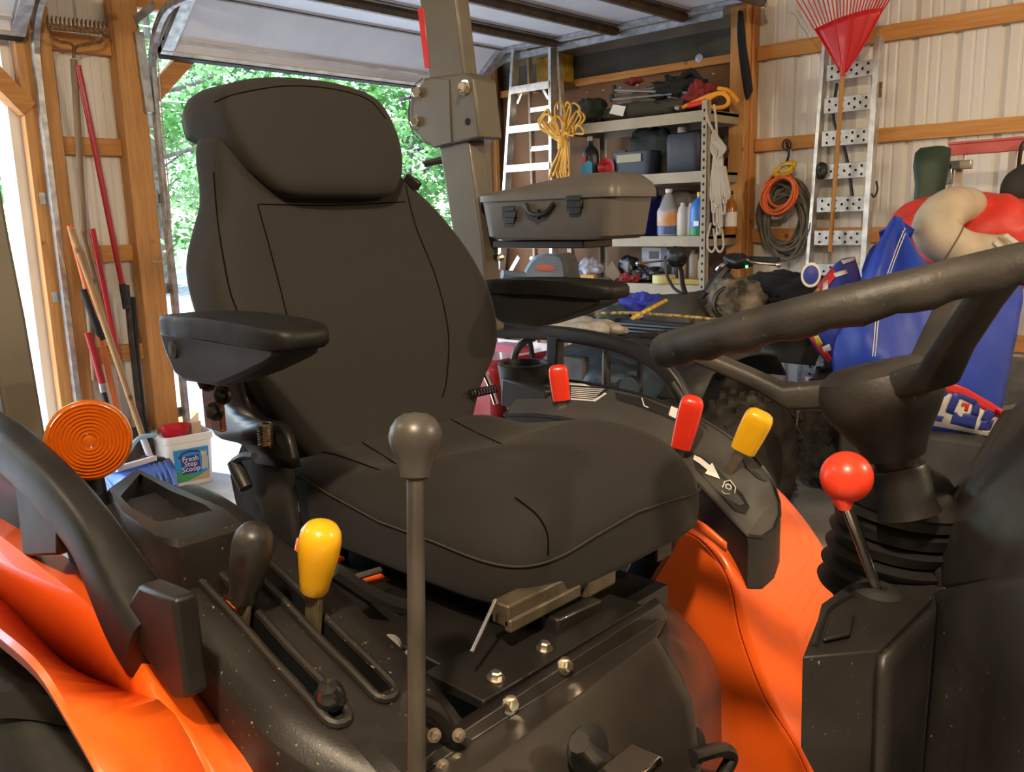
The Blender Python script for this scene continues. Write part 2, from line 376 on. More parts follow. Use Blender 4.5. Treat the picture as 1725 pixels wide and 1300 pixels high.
struct('trim_1', box((XA-0.30, 1.655, 0), (XA-0.06, 1.703, 2.62)), M['white'], label='white jamb trim of the door bay at the edge of the wall')
struct('trim_2', box((XA-0.20, 2.347, 0), (XA-0.06, 2.385, 2.70)), M['white'], label='white jamb trim of the wide open door')
struct('trim_3', box((XA-0.20, 4.965, 0), (XA-0.06, 5.0, 2.70)), M['white'], label='white jamb trim beside the garage corner')
struct('trim_4', box((XA-0.30, -1.2, 2.55), (XA-0.14, 1.7, 2.64)), M['white'], label='white header trim over the narrow door bay')

# ---- overhead doors, run up under the ceiling
panel_m = mat('pale_door_panel', (0.62, 0.62, 0.66), 0.45, noise=0.05, nscale=4)
strut_m = mat('brown_grey_strut', (0.13, 0.10, 0.07), 0.45, 0.4, noise=0.25, nscale=12)
rib_m = mat('dirty_panel_rib', (0.42, 0.36, 0.27), 0.5, noise=0.25, nscale=9)
def overhead_door(name, y0, y1, label, xs, near):
    d = bpy.data.objects.new(name, None); COL.objects.link(d); d.location = (XA, (y0+y1)/2, 2.5); tag(d, label, kind='structure')
    A, B = V(-4.93, 0, 2.47), V(-4.60, 0, 2.715)
    t = (B-A).normalized(); n = V(t.z, 0, -t.x)
    def sl(s, h): return A + t*s + n*h
    L = (B-A).length
    prof = [sl(0, 0), sl(0, 0.03), sl(0.03, 0.035), sl(0.05, 0.012), sl(0.075, 0.006), sl(0.085, 0.016), sl(0.10, 0.016), sl(0.11, 0.004), sl(L, 0.0), sl(L, -0.04), sl(0, -0.04)]
    obj('door_section', loft([[(p.x, y, p.z) for p in prof] for y in (y0, y1)]), panel_m, d, smooth=False)
    obj('section_rib', loft([[(q.x, y, q.z) for q in (sl(0.085, 0.0165), sl(0.10, 0.0165), sl(0.10, 0.019), sl(0.085, 0.019))] for y in (y0, y1)]), rib_m, d, smooth=False)
    obj('section_rib', loft([[(q.x, y, q.z) for q in (sl(0.0, 0.03), sl(0.03, 0.036), sl(0.03, 0.039), sl(-0.003, 0.033))] for y in (y0, y1)]), rib_m, d, smooth=False)
    obj('bottom_seal', loft([[(A.x-0.005+a, y, A.z+b) for a, b in ((-0.03, 0.0), (0.03, 0.012), (0.02, -0.035), (-0.02, -0.045))] for y in (y0, y1)]), M['rubber'], d)
    x = -4.595
    for i in range(xs):
        x1 = x+0.522
        pr = [(0, 0), (0.02, 0), (0.03, -0.012), (0.05, -0.012), (0.06, 0), (0.40, 0), (0.41, -0.010), (0.43, -0.010), (0.44, 0), (0.515, 0), (0.515, 0.04), (0, 0.04)]
        obj('door_section', loft([[(x+a, y, 2.715+b) for a, b in pr] for y in (y0, y1)]), panel_m, d, smooth=False)
        obj('strut', loft([[(x+a, y, 2.715+b) for a, b in ((0.455, 0), (0.455, -0.035), (0.475, -0.06), (0.505, -0.06), (0.525, -0.035), (0.525, 0))] for y in (y0, y1)]), strut_m, d, smooth=False)
        obj('section_rib', box((x+0.395, y0, 2.697), (x+0.435, y1, 2.7045)), strut_m, d)
        obj('section_rib', box((x+0.02, y0, 2.695), (x+0.05, y1, 2.7025)), strut_m, d)
        for ye in (y0+0.03, y1-0.03): obj('end_stile', box((x+0.03, ye-0.035, 2.688), (x+0.45, ye+0.035, 2.712)), M['galv'], d)
        for ye in (y0-0.01, y1+0.01): obj('roller', tube([(x+0.49, ye-0.06, 2.675), (x+0.49, ye+0.05, 2.675)], 0.014, 8), M['steel'], d)
        x = x1
    for ye in (y0+0.035, y1-0.035):
        obj('end_stile', loft([[(p.x, yy, p.z) for p in (sl(0.0, 0.037), sl(L+0.02, 0.037), sl(L+0.02, 0.0), sl(0, 0.0))] for yy in (ye-0.035, ye+0.035)]), M['galv'], d, bevel=0.002)
    for ye in (y0-0.045, y1+0.045):
        pts = [(-4.935, ye, 0.03), (-4.935, ye, 2.05), (-4.93, ye, 2.25)] + [(-4.93+0.34*(1-math.cos(a)), ye, 2.30+0.355*math.sin(a)) for a in [k*PI/16 for k in range(1, 9)]] + [(x-0.3, ye, 2.668)]
        obj('track', tube(pts, 1.0, sect=[(-0.022, -0.014), (0.022, -0.014), (0.022, 0.014), (0.016, 0.014), (0.016, -0.006), (-0.016, -0.006), (-0.016, 0.014), (-0.022, 0.014)]), M['galv'], d, smooth=False)
        for z in (0.35, 1.1, 1.62): obj('track_bracket', join(box((-4.985, ye-0.05, z), (-4.975, ye+0.03, z+0.06)), box((-4.985, ye-0.005, z), (-4.92, ye+0.005, z+0.06))), M['galv'], d, bevel=0.001)
    return d
d1 = overhead_door('door_1', 2.43, 4.93, 'wide white overhead door rolled up above the tractor', 4, True)
d2 = overhead_door('door_2', -1.0, 1.73, 'second overhead door rolled up at the picture edge', 1, True)
# flag angle brackets on the pier post and the pull rope of the door
fb = obj('flag_bracket', join(bar((-4.94, 2.33, 2.55), (-4.93, 2.345, 2.12), 0.03, 0.05, (0, 1, 0)), bar((-4.90, 2.30, 2.60), (-4.75, 2.345, 2.66), 0.004, 0.05)), M['galv'], d1, bevel=0.002)
obj('pull_rope', tube(spline([PX(265, 90, -4.88), PX(272, 180, -4.88), PX(285, 330, -4.88), PX(287, 400, -4.88), PX(275, 437, -4.88), PX(258, 440, -4.9)], 6), 0.004, 6), mat('old_cord', (0.45, 0.42, 0.36), 0.8), d1)

# ---- the world outside: trees, wires
leaf_m = [mat('leaf_green_%d' % i, c, 0.55, noise=0.3, nscale=2.0) for i, c in enumerate([(0.16, 0.36, 0.09), (0.22, 0.44, 0.13), (0.10, 0.26, 0.07), (0.30, 0.50, 0.20)])]
bark_m = mat('bark', (0.12, 0.10, 0.08), 0.9, noise=0.4, nscale=8)
def tree(i, x, y, h, r, n, mi, label):
    rnd = random.Random(100+i)
    t = thing('tree', (x, y, -0.05), label, 'tree', 'trees beyond the gravel yard')
    pts = [(x, y, -0.05), (x+rnd.uniform(-.2, .2), y+rnd.uniform(-.2, .2), h*0.35), (x+rnd.uniform(-.4, .4), y+rnd.uniform(-.4, .4), h*0.7), (x+rnd.uniform(-.5, .5), y+rnd.uniform(-.5, .5), h*0.92)]
    gs = [tube(spline(pts, 4), [0.17*(1-0.8*k/12) for k in range(13)], 7)]
    for k in range(7):
        z = h*rnd.uniform(0.2, 0.75); a = rnd.uniform(0, 2*PI); L = r*rnd.uniform(0.5, 0.9)
        gs.append(tube(spline([(x, y, z), (x+math.cos(a)*L*0.5, y+math.sin(a)*L*0.5, z+0.35), (x+math.cos(a)*L, y+math.sin(a)*L, z+0.9)], 3), [0.06*(1-0.12*j) for j in range(7)], 5))
    obj('trunk', join(*gs), bark_m, t)
    vs, fs = [], []
    clumps = []
    for k in range(60):
        zz = rnd.uniform(0.10, 1.0); rr = r*(1.05-abs(zz-0.45)*1.1)*math.sqrt(rnd.random()); a = rnd.uniform(0, 2*PI)
        clumps.append((x+math.cos(a)*rr, y+math.sin(a)*rr, zz*h, rnd.uniform(0.35, 0.75)))
    for k in range(n):
        c = rnd.choice(clumps); q = c[3]
        p = V(c[0]+rnd.gauss(0, q*.55), c[1]+rnd.gauss(0, q*.55), c[2]+rnd.gauss(0, q*.4)); s = rnd.uniform(0.07, 0.15)
        u = V(rnd.gauss(0, 1), rnd.gauss(0, 1), rnd.gauss(0, .5)).normalized(); w = u.cross(V(rnd.gauss(0, 1), rnd.gauss(0, 1), rnd.gauss(0, 1))).normalized()
        b = len(vs); vs += [p-u*s, p+w*s*0.5, p+u*s, p-w*s*0.5]; fs.append((b, b+1, b+2, b+3))
    obj('crown', (vs, fs), leaf_m[mi], t, smooth=False)
tl = [('tall pale green tree seen just inside the narrow door bay', -22, 6.3), ('leafy tree rising beside the pier post beyond the yard', -23, 10.0), ('bright green tree left of the seat headrest', -20, 9.6), ('dark green tree directly behind the headrest', -24, 14.5),
      ('broad tree whose crown shows over the headrest', -22, 17.2), ('light green tree left of the roll bar post', -20, 17.0), ('shaded tree seen through the roll bar hinge gap', -22, 21.3), ('pale tree at the edge of the door by the roll bar', -19, 19.5), ('deep green tree farther back between two paler trees', -28, 16.0), ('far tree filling the gap behind the pier', -29, 11.5), ('farthest tree above the armrest', -30, 21.0)]
for i, (lb, x, y) in enumerate(tl): tree(i, x, y, 7.0+(i*37 % 5)*0.6, 2.6+(i*13 % 3)*0.25, 4200, (i*3+1) % 4, lb)
for i, (za, zb, lb) in enumerate(((5.0, 5.2, 'thin overhead wire crossing high in front of the trees'), (3.85, 3.95, 'thin overhead wire crossing below the upper one'))):
    o = obj('power_line', tube([(-15, -5+ k*3.0, za + (zb-za)*k/10 - 0.25*math.sin(PI*k/10)) for k in range(11)], 0.012, 6), mat('wire_grey', (0.6, 0.6, 0.6), 0.5)); tag(o, lb, 'power line', 'overhead wires')

# ================================================================== THE TRACTOR
from mathutils.bvhtree import BVHTree
YC = 0.985
TR = thing('tractor', (-0.9, YC, 0), 'orange compact tractor with black cloth seat, roll bar and coloured levers', 'tractor')
def sm(a, b, v): t = max(0.0, min(1.0, (v-a)/(b-a))); return t*t*(3-2*t)
def hitter(g):
    b = BVHTree.FromPolygons([tuple(v) for v in g[0]], g[1])
    def hit(x, y, lift=0.001):
        r = ray(x, y).normalized(); p, n, i, d = b.ray_cast(EYE, r)
        if p is None: return None, None
        if n.dot(r) > 0: n = -n
        return p + n*lift, n
    return hit
def drape(hit, pts, r, lift=0.0008, n=6):
    out = [hit(p.x, p.y, lift)[0] for p in spline([V(a, b, 0) for a, b in pts], 6)]
    out = [p for p in out if p is not None]
    return tube(out, r, n)

# ---- seat cushion
def seam_z(x, y):
    return 1.054 + 0.034*sm(-0.95, -1.22, x) + 0.010*math.cos((y-YC)/0.24*PI)*sm(-0.9, -0.7, x)
out = superell(-0.965, YC, 0.284, 0.243, 6.5, 96)
def ring(s, zf): return [V(-0.965+(x+0.965)*s, YC+(y-YC)*s, zf(-0.965+(x+0.965)*s, YC+(y-YC)*s, x, y)) for x, y in out]
rings = [ring(0.3, lambda x, y, a, b: 0.976), ring(0.97, lambda x, y, a, b: 0.976), ring(0.992, lambda x, y, a, b: 0.982), ring(0.999, lambda x, y, a, b: 1.01), ring(1.0, lambda x, y, a, b: seam_z(a, b)-0.008), ring(0.992, lambda x, y, a, b: seam_z(a, b))]
def dome(x, y):
    v = (y-YC)/0.24
    return 0.030 + 0.062*sm(-1.17, -0.88, x) + 0.018*v*v*sm(-1.2, -0.95, x) - 0.020*math.exp(-((x+1.02)/0.09)**2)*(1-v*v) + 0.010*sm(-1.1, -1.2, x)
for s in (0.985, 0.96, 0.92, 0.86, 0.78, 0.68, 0.56, 0.42, 0.28, 0.14, 0.02):
    rings.append(ring(s, lambda x, y, a, b, s=s: seam_z(a, b)*s**3 + 1.068*(1-s**3) + dome(x, y)*(1-s**7)*0.93 - 0.014*(1-s**2)))
g = loft(rings)
cushion = obj('seat_cushion', g, M['seat'], TR, sub=1, angle=180, label='black cloth seat cushion with stitched edge')
hc = hitter(g)
seam = [V(*p) for p in ring(1.003, lambda x, y, a, b: seam_z(a, b)-0.003)]
sub('stitching', tube(seam, 0.0016, 5, closed=True), mat('grey_thread', (0.05, 0.042, 0.032), 0.9, spec=.1), cushion)
seam_m = mat('seam_thread', (.004, .0035, .003), 1.0, spec=.0)
for pts in ([(868, 838), (905, 868), (922, 900), (923, 935)], [(575, 722), (610, 745), (668, 782)], [(752, 702), (795, 725), (845, 748)], [(508, 760), (560, 765), (640, 792)]): sub('panel_seam', drape(hc, pts, 0.0012, .0003), seam_m, cushion)
# ---- backrest
rows = [(1.075, -1.195, .185, .02, .10), (1.10, -1.205, .205, .025, .12), (1.15, -1.225, .240, .035, .13), (1.21, -1.245, .282, .055, .135), (1.27, -1.265, .302, .066, .14), (1.34, -1.295, .308, .07, .14), (1.41, -1.33, .298, .062, .14), (1.47, -1.355, .268, .052, .135), (1.52, -1.377, .236, .042, .13), (1.57, -1.40, .206, .03, .13), (1.63, -1.425, .186, .02, .12), (1.68, -1.445, .145, .012, .10), (1.70, -1.45, .10, .005, .07)]
rr = []
cols = [spline([V(r[i], 0, 0) for r in rows], 3) for i in range(5)]
for k in range(len(cols[0])):
    z, xf, hw, b, th = [c[k].x for c in cols]; R = []
    for cx, cy in superell(0, 0, 1, 1, 4.5, 56):     # cx: across, cy: front/back
        x = xf - th/2 + cy*th/2
        if cy > 0: x += b*abs(cx)**2.6*cy
        else: x += b*0.6*abs(cx)**2.6*(-cy)
        R.append(V(x, YC+.020*sm(1.1, 1.25, z)*(1-sm(1.5, 1.6, z))+cx*hw, z))
    rr.append(R)
g = loft(rr); hb = hitter(g)
back = obj('backrest', g, M['seat'], TR, angle=180, label='tall black cloth backrest with side bolsters')
for pts in ([(434, 345), (460, 440), (485, 540), (497, 610)], [(436, 344), (560, 346), (682, 340)], [(680, 300), (700, 380), (735, 470), (755, 560), (752, 640), (745, 668)], [(360, 290), (368, 380), (385, 480), (400, 525)]): sub('panel_seam', drape(hb, pts, 0.0012, .0003), seam_m, back)
# ---- headrest hood
ho = spline([V(y, z, 0) for y, z in ((.80, 1.66), (.815, 1.715), (.89, 1.742), (.985, 1.75), (1.08, 1.746), (1.155, 1.722), (1.178, 1.66), (1.168, 1.595), (1.13, 1.540), (1.09, 1.528), (.985, 1.527), (.885, 1.53), (.845, 1.555), (.815, 1.60))], 4, True)
def hx(z): return -1.352 - 0.40*(z-1.53)
cyz = (YC, 1.645)
def hring(s, dx, zmin=0, drop=0):
    R = []
    for p in ho:
        y = cyz[0]+(p.x-cyz[0])*s; z = cyz[1]+(p.y-cyz[1])*s
        if zmin: z = zmin + (z-zmin) if z > zmin else zmin - (zmin-z)*0.12
        R.append(V(hx(z)+dx, y, z-drop))
    return R
g = loft([hring(0.05, 0.030), hring(0.45, 0.030), hring(0.75, 0.026), hring(0.92, 0.018), hring(0.985, 0.006), hring(1.0, -0.010), hring(1.0, -0.035), hring(1.0, -0.065, 1.59), hring(1.0, -0.10, 1.625), hring(0.99, -0.135, 1.65, .004), hring(0.95, -0.165, 1.655, .014), hring(0.8, -0.18, 1.655, .02), hring(0.1, -0.175)])
head = obj('headrest', g, M['seat'], TR, angle=180, label='rounded black cloth headrest hood')
hh = hitter(g)
sub('panel_seam', drape(hh, [(362, 172), (400, 158), (480, 145), (560, 150), (620, 168), (650, 200)], 0.0012, .0003), seam_m, head)
obj('side_buckle', join(bar(PY(684, 298, 1.19), PY(706, 315, 1.20), 0.012, 0.018)), M['black'], TR, bevel=0.002)
# ---- armrests
for sgn in (1, -1):
    def ay(y): return y if sgn == 1 else 2*YC-y
    dx = 0.0 if sgn == 1 else -0.055
    prof = [(-1.252, 1.328), (-1.262, 1.345), (-1.25, 1.322), (-1.225, 1.268), (-1.20, 1.260), (-1.10, 1.262), (-1.03, 1.281), (-0.965, 1.302), (-0.945, 1.312), (-0.94, 1.328)]
    prof = [(-1.258, 1.330), (-1.246, 1.30), (-1.222, 1.268), (-1.195, 1.260), (-1.10, 1.263), (-1.03, 1.284), (-0.968, 1.306), (-0.948, 1.314), (-0.942, 1.330)]
    arm = obj('armrest', prism([(x+dx, ay(.578), z) for x, z in prof], (0, ay(.648)-ay(.578), 0)), M['black'], TR, bevel=0.006, seg=3, label='moulded black plastic armrest')
    rp = []
    for z, s in ((1.324, .95), (1.330, 1.0), (1.344, 1.0), (1.351, .97), (1.353, .90), (1.353, .3)):
        R = []
        for cx, cy in superell(0, 0, 1, 1, 5, 40): R.append(V(-1.093+dx+cx*0.177*s, ay(.613)+cy*0.047*(0.9+0.1*s)*(1.0-0.12*(cx < -0.6)), z+0.006*math.cos(cx*1.5)))
        rp.append(R)
    sub('arm_pad', loft(rp), mat('arm_pad_vinyl', (0.006, 0.0058, 0.0055), 0.5, spec=.3, noise=0.25, nscale=25, bump=0.12, bscale=160), arm, angle=60)
    if sgn == 1: sub('end_cap', lathe([(0.013, 0), (0.013, 0.002), (0, 0.003)], (-1.215, .578, 1.305), (0, -1, 0), 20), M['black'], arm)
obj('armrest_bracket', box((-1.235, .625, 1.175), (-1.185, .635, 1.265)), mat('dull_red_primer', (0.16, 0.05, 0.02), 0.5), TR, bevel=0.002)
bolt = meshdata('bolt', join(lathe([(0.011, 0), (0.011, 0.002), (0.0, 0.0025)], n=14), lathe([(0.0072, 0.002), (0.0072, 0.009), (0.005, 0.0105), (0, 0.0105)], n=6)), M['steel'], True, 30)
bbolt = meshdata('bolt', join(lathe([(0.014, 0), (0.014, 0.006), (0.0, 0.007)], n=14), lathe([(0.010, 0.006), (0.010, 0.014), (0.006, 0.016), (0, 0.016)], n=6)), M['darkmetal'], True, 30)
for q in ((352, 643), (378, 665), (365, 692)): placed('bolt', bbolt, PY(*q, .618), TR, quat((0.3, -1, 0)))
obj('recliner_arm', skin([[PY(x, y, .70) for x, y in ((352, 630), (350, 700), (365, 735), (410, 750), (430, 780))], [PY(x, y, .705) for x, y in ((400, 630), (410, 680), (430, 705), (470, 720), (490, 790))]], 14, True, 1), M['darkmetal'], TR, solid=0.02)
obj('recliner_lever', join(tube(spline([PY(428, 768, .66), PY(410, 768, .66), PY(395, 776, .66)], 4), 0.006, 8), tube([PY(393, 778, .66), PY(402, 795, .66), PY(415, 822, .66)], [0.010, 0.0125, 0.011], 10)), M['black'], TR, label='black recliner lever')
obj('seat_skirt', skin([[PY(x, y, .735) for x, y in ((425, 745), (450, 735), (490, 780), (505, 860))], [PY(x, y, .72) for x, y in ((405, 800), (420, 860), (450, 905), (520, 930))]], 12, True, 1), M['seat'], TR, solid=0.02)
sp = []
for k in range(60): sp.append(PX(447, 735, -1.17) + V(0.011*math.cos(k*0.9), 0.011*math.sin(k*0.9), k*0.0006-0.015))
obj('recliner_spring', tube(sp, 0.0022, 5), M['steel'], TR)
sp = [PX(792, 664, -1.20) + V(0.008*math.cos(k*0.9), k*0.0011, 0.008*math.sin(k*0.9)) for k in range(70)]
obj('recliner_spring', tube(sp, 0.0018, 5), M['darkmetal'], TR)
obj('recliner_arm', tube(spline([PY(818, 632, 1.27), PY(826, 650, 1.27), PY(836, 680, 1.27)], 4), 0.006, 8), M['chrome'], TR)

# ---- seat base
obj('hinge_cover', box((-1.30, .745, .93), (-1.12, .80, 1.085)), M['black'], TR, bevel=.01)
obj('deck_plate', box((-1.28, .66, .915), (-0.635, 0.96, .935)), M['darkmetal'], TR, bevel=0.003)
obj('seat_pan', box((-1.20, .80, .965), (-0.76, 1.17, .995)), M['darkmetal'], TR, bevel=0.006)
for y in (.84, 1.10): obj('slide_rail', box((-1.2, y, .935), (-0.72, y+0.045, .967)), M['darkmetal'], TR, bevel=0.003)
a, b = PX(842, 1035, -.70), PX(962, 975, -.70); b.z = a.z
obj('slide_channel', join(bar(a, b, 0.03, 0.030), bar(a+V(0.012, 0, -0.012), b+V(0.012, 0, -0.012), 0.012, 0.018)), mat('worn_channel_steel', (0.11, 0.09, 0.062), 0.4, 0.4, noise=0.3, nscale=30), TR, bevel=0.003)
a, b = PX(972, 985, -.70), PX(1024, 955, -.70); b.z = a.z
obj('slide_latch', bar(a, b, 0.032, 0.038), mat('worn_channel_steel', (0, 0, 0)), TR, bevel=0.005)
obj('slide_latch', bar(PX(925, 1055, -.685), PX(1000, 1020, -.685), 0.03, 0.028), M['darkmetal'], TR, bevel=0.004)
obj('adjuster_rod', tube([PX(835, 1010, -.69), PX(815, 1055, -.68), PX(795, 1098, -.67)], 0.0025, 6), M['steel'], TR)
obj('deck_step', box((-0.735, .62, .935), (-0.635, 0.94, .948)), M['darkmetal'], TR, bevel=0.002)
for q in ((835, 1143), (917, 1093)): placed('bolt', bolt, PZ(q[0], q[1], .949), TR, quat((0.15, 0, 1)))
for q in ((858, 1187), (950, 1121)): placed('bolt', bolt, PX(q[0], q[1], -.598), TR, quat((1, -0.1, 0.3)))
cover_m = mat('scuffed_black_cover', (0.036, 0.031, 0.026), 0.33, 0.2, noise=0.35, nscale=6, coat=0.1)
g = skin([[PX(700, 1270, -.64), PX(980, 1094, -.64), PX(1108, 1012, -.64)], [PX(700, 1290, -.600), PX(800, 1222, -.600), PX(1112, 1020, -.600)], [PX(700, 1312, -.598), PX(800, 1246, -.598), PX(1120, 1043, -.598)],
          [PX(700, 1380, -.545), PX(828, 1288, -.545), PX(1106, 1078, -.545)], [PX(760, 1450, -.50), PX(860, 1380, -.50), PX(1160, 1175, -.50)], [PX(860, 1500, -.47), PX(960, 1430, -.47), PX(1175, 1300, -.47)]], 20, False, 1)
obj('front_cover', g, cover_m, TR, solid=0.006, bevel=0.003, angle=25, label='scuffed dark cover panel under the seat')
g = skin([[PX(1108, 1012, -.62), PX(1120, 1043, -.6), PX(1108, 1080, -.547), PX(1162, 1178, -.505), PX(1178, 1305, -.47)], [PX(1135, 1025, -.63), PX(1150, 1060, -.61), PX(1160, 1090, -.575), PX(1185, 1170, -.55), PX(1190, 1310, -.52)], [PX(1165, 1055, -.67), PX(1185, 1080, -.66), PX(1205, 1115, -.65), PX(1215, 1155, -.645), PX(1216, 1310, -.63)]], 22, False, 3)
obj('front_cover_corner', g, M['darkmetal'], TR, solid=0.006, angle=35)
obj('chassis', box((-1.30, .74, .30), (-0.70, 1.10, .905)), M['darkmetal'], TR)
obj('chassis', box((-0.72, .78, .30), (0.7, 1.2, .55)), M['darkmetal'], TR)
obj('seat_strut', skin([[PY(x, y, 1.20) for x, y in ((1110, 870), (1070, 930), (1035, 1000), (1010, 1050))], [PY(x, y, 1.20) for x, y in ((1165, 855), (1120, 935), (1075, 1010), (1045, 1055))]], 12, False, 1), M['black'], TR, solid=0.03, bevel=0.003)
# pedals and linkage in the footwell
for pts, r in ((((975, 1250), (1000, 1275), (1045, 1300)), .011), (((1165, 1275), (1215, 1262), (1232, 1275), (1215, 1310)), .009), (((700, 1195), (735, 1215), (765, 1250), (810, 1265), (812, 1320)), .010), (((690, 1180), (730, 1200), (752, 1235)), .012)):
    obj('linkage_rod', tube(spline([PX(x, y, -.47 if x > 900 else -.60) for x, y in pts], 5), r, 9), M['darkmetal'], TR)
for q in ((990, 1262), (1162, 1260)):
    p = PX(q[0], q[1], -.487); obj('rod_boot', lathe([(0.024, -0.004), (0.026, 0.002), (0.018, 0.010), (0.010, 0.011)], p, (1, -.2, .3), 20), M['rubber'], TR)
pl = obj('pedal_pad', box(PX(1062, 1290, -.44)-V(.02, .03, .006), PX(1062, 1290, -.44)+V(.02, .03, .004)), M['chrome'], TR, bevel=0.004)
for q in ((731, 1238), (772, 1238), (745, 1290), (770, 1280)): placed('bolt', bolt, PX(q[0], q[1], -.585), TR, quat((1, -.4, .4)), (.65, .65, .65))
obj('rod_end', join(lathe([(0.013, -.006), (0.015, 0), (0.013, .008), (0, .009)], PX(657, 1088, -.78), (.7, -.7, .2), 14), tube([PX(657, 1088, -.785), PX(675, 1115, -.77), PX(690, 1100, -.77)], .006, 7)), mat('grey_nylon', (0.2, 0.19, 0.18), 0.5), TR)
for pts, m_, r in ((((560, 960), (640, 1010), (720, 1030), (790, 1030)), 'rubber', .012), (((600, 985), (690, 1060), (760, 1075)), 'rubber', .010), (((590, 975), (640, 960)), 'steel', .005), (((700, 1000), (745, 1060), (790, 1090)), 'darkmetal', .008)):
    obj('hose', tube(spline([PX(x, y, -.90) for x, y in pts], 5), r, 8), M[m_], TR)
obj('inner_guard', skin([[PX(x, y, -1.0) for x, y in ((500, 905), (580, 938))], [PX(x, y, -1.02) for x, y in ((490, 960), (560, 950))]], 6, False, 1), M['orange'], TR, solid=0.004)
obj('inner_guard', skin([[PX(x, y, -.95) for x, y in ((596, 975), (640, 965))], [PX(x, y, -.96) for x, y in ((606, 985), (655, 973))]], 6, False, 1), M['orange'], TR, solid=0.004)

# ---- near console (right-hand fender) with two lever slots
zt = [(-1.30, 1.105), (-1.20, 1.104), (-1.12, 1.096), (-1.04, 1.079), (-.95, 1.058), (-.87, 1.034), (-.80, 1.008), (-.72, .982), (-.64, .948), (-.56, .902), (-.50, .855), (-.45, .80)]
zs = spline([V(a, 0, b) for a, b in zt], 8)
def zc(x):
    for a, b in zip(zs, zs[1:]):
        if a.x <= x <= b.x: return a.z + (b.z-a.z)*(x-a.x)/(b.x-a.x)
    return zs[0].z if x < zs[0].x else zs[-1].z
def yo(x): return 0.405 + 0.09*sm(-.75, -.50, x)          # outer edge swings inward at the front
def yi(x): return 0.600 - 0.02*sm(-.75, -.50, x)
def cz(x, y):
    e = (y-yo(x))
    return zc(x) - 0.020*max(0, 1-e/0.03)**2 - 0.012*max(0, 1-(yi(x)-y)/0.03)**2
S1, S2 = (0.459, 0.477), (0.521, 0.540)
xsn = [-1.20+0.02*i for i in range(37)]
def strip(y0f, y1f, xs, k=5):
    return loft([[V(x, y0f(x)+(y1f(x)-y0f(x))*j/(k-1), cz(x, y0f(x)+(y1f(x)-y0f(x))*j/(k-1))) for x in xs] for j in range(k)], False, False)
c = lambda v: (lambda x: v + 0.02*sm(-.72, -.5, x))
XS0, XS1 = -1.06, -0.70
gs = [strip(yo, c(S1[0]), xsn), strip(c(S1[1]), c(S2[0]), xsn), strip(c(S2[1]), yi, xsn)]
for s in (S1, S2):
    gs.append(strip(c(s[0]), c(s[1]), [x for x in xsn if x <= XS0+1e-6], 2)); gs.append(strip(c(s[0]), c(s[1]), [x for x in xsn if x >= XS1-1e-6], 2))
# walls down both sides
gs.append(loft([[V(x, yo(x), cz(x, yo(x))) for x in xsn], [V(x, yo(x)-0.012, cz(x, yo(x))-0.02) for x in xsn], [V(x, yo(x)+0.004, cz(x, yo(x))-0.16) for x in xsn], [V(x, yo(x)+0.012, 0.45) for x in xsn]], False, False))
gs.append(loft([[V(x, yi(x), cz(x, yi(x))) for x in xsn], [V(x, yi(x)+0.006, cz(x, yi(x))-0.02) for x in xsn], [V(x, yi(x)+0.004, 0.45) for x in xsn]], False, False))
gcon = join(*gs); hcon = hitter(gcon)
con = obj('lever_console', gcon, M['dusty'], TR, label='dusty black plastic lever console on the near fender', angle=50)
for s in (S1, S2):
    path = []
    N = 16
    for i in range(N+1): x = XS0+(XS1-XS0)*i/N; path.append(V(x, s[0]-0.004, cz(x, s[0])+0.004))
    ym, hw_ = (s[0]+s[1])/2, (s[1]-s[0])/2+.004
    for a in (-60, -30, 0, 30, 60): xx = XS1+hw_*math.cos(math.radians(a)); path.append(V(xx, ym+hw_*math.sin(math.radians(a)), cz(xx, ym)+0.004))
    for i in range(N, -1, -1): x = XS0+(XS1-XS0)*i/N; path.append(V(x, s[1]+0.004, cz(x, s[1])+0.004))
    for a in (60, 30, 0, -30, -60): xx = XS0-hw_*math.cos(math.radians(a)); path.append(V(xx, ym+hw_*math.sin(math.radians(a)), cz(xx, ym)+0.004))
    sub('slot_rim', tube(path, 0.0055, 8, closed=True), M['dusty'], con)
    sub('slot_wall', loft([[V(x, s[j], cz(x, s[j])-dz) for x in [XS0+(XS1-XS0)*i/12 for i in range(13)]] for j, dz in ((0, 0.0), (0, .05), (1, .05), (1, 0.0))], False, False), M['black'], con)
sub('slot_stop', join(lathe([(0.0, .020), (0.010, .018), (0.0155, .010), (0.017, 0.0), (0.014, -.01)], V(-.712, .470, cz(-.712, .47)+0.012), (.3, -.3, 1), 20)), mat('gloss_black', (.012, .012, .012), .15, coat=.6), con, label='shiny black stop knob')
sub('slot_liner', box((-.99, .4605, 1.00), (-.90, .4755, 1.035)), M['orange'], con)
# ---- storage tray behind the console
zo = 1.117
outer = [PZ(x, y, zo) for x, y in ((180, 822), (230, 788), (290, 815), (385, 858), (412, 882), (300, 915), (262, 905), (205, 862))]
inner = [PZ(x, y, zo) for x, y in ((203, 838), (236, 800), (288, 829), (345, 852), (358, 862), (300, 876), (265, 881), (222, 858))]
low = [p+V(0, 0, -0.07) for p in inner]; c0 = sum(low, V(0, 0, 0))/8; low = [p.lerp(c0, 0.18) for p in low]
tray = obj('storage_tray', loft([[p+V(0, 0, -0.12) for p in outer], [p+V(0, 0, -0.006) for p in outer], [p.lerp(q, .12) for p, q in zip(outer, inner)], [p+V(0, 0, .002) for p in inner], low]), M['dusty'], TR, angle=30, label='open black storage tray behind the levers')
sub('divider', bar(PZ(285, 832, zo-.03), PZ(290, 858, zo-.03), .003, .05), M['dusty'], tray)
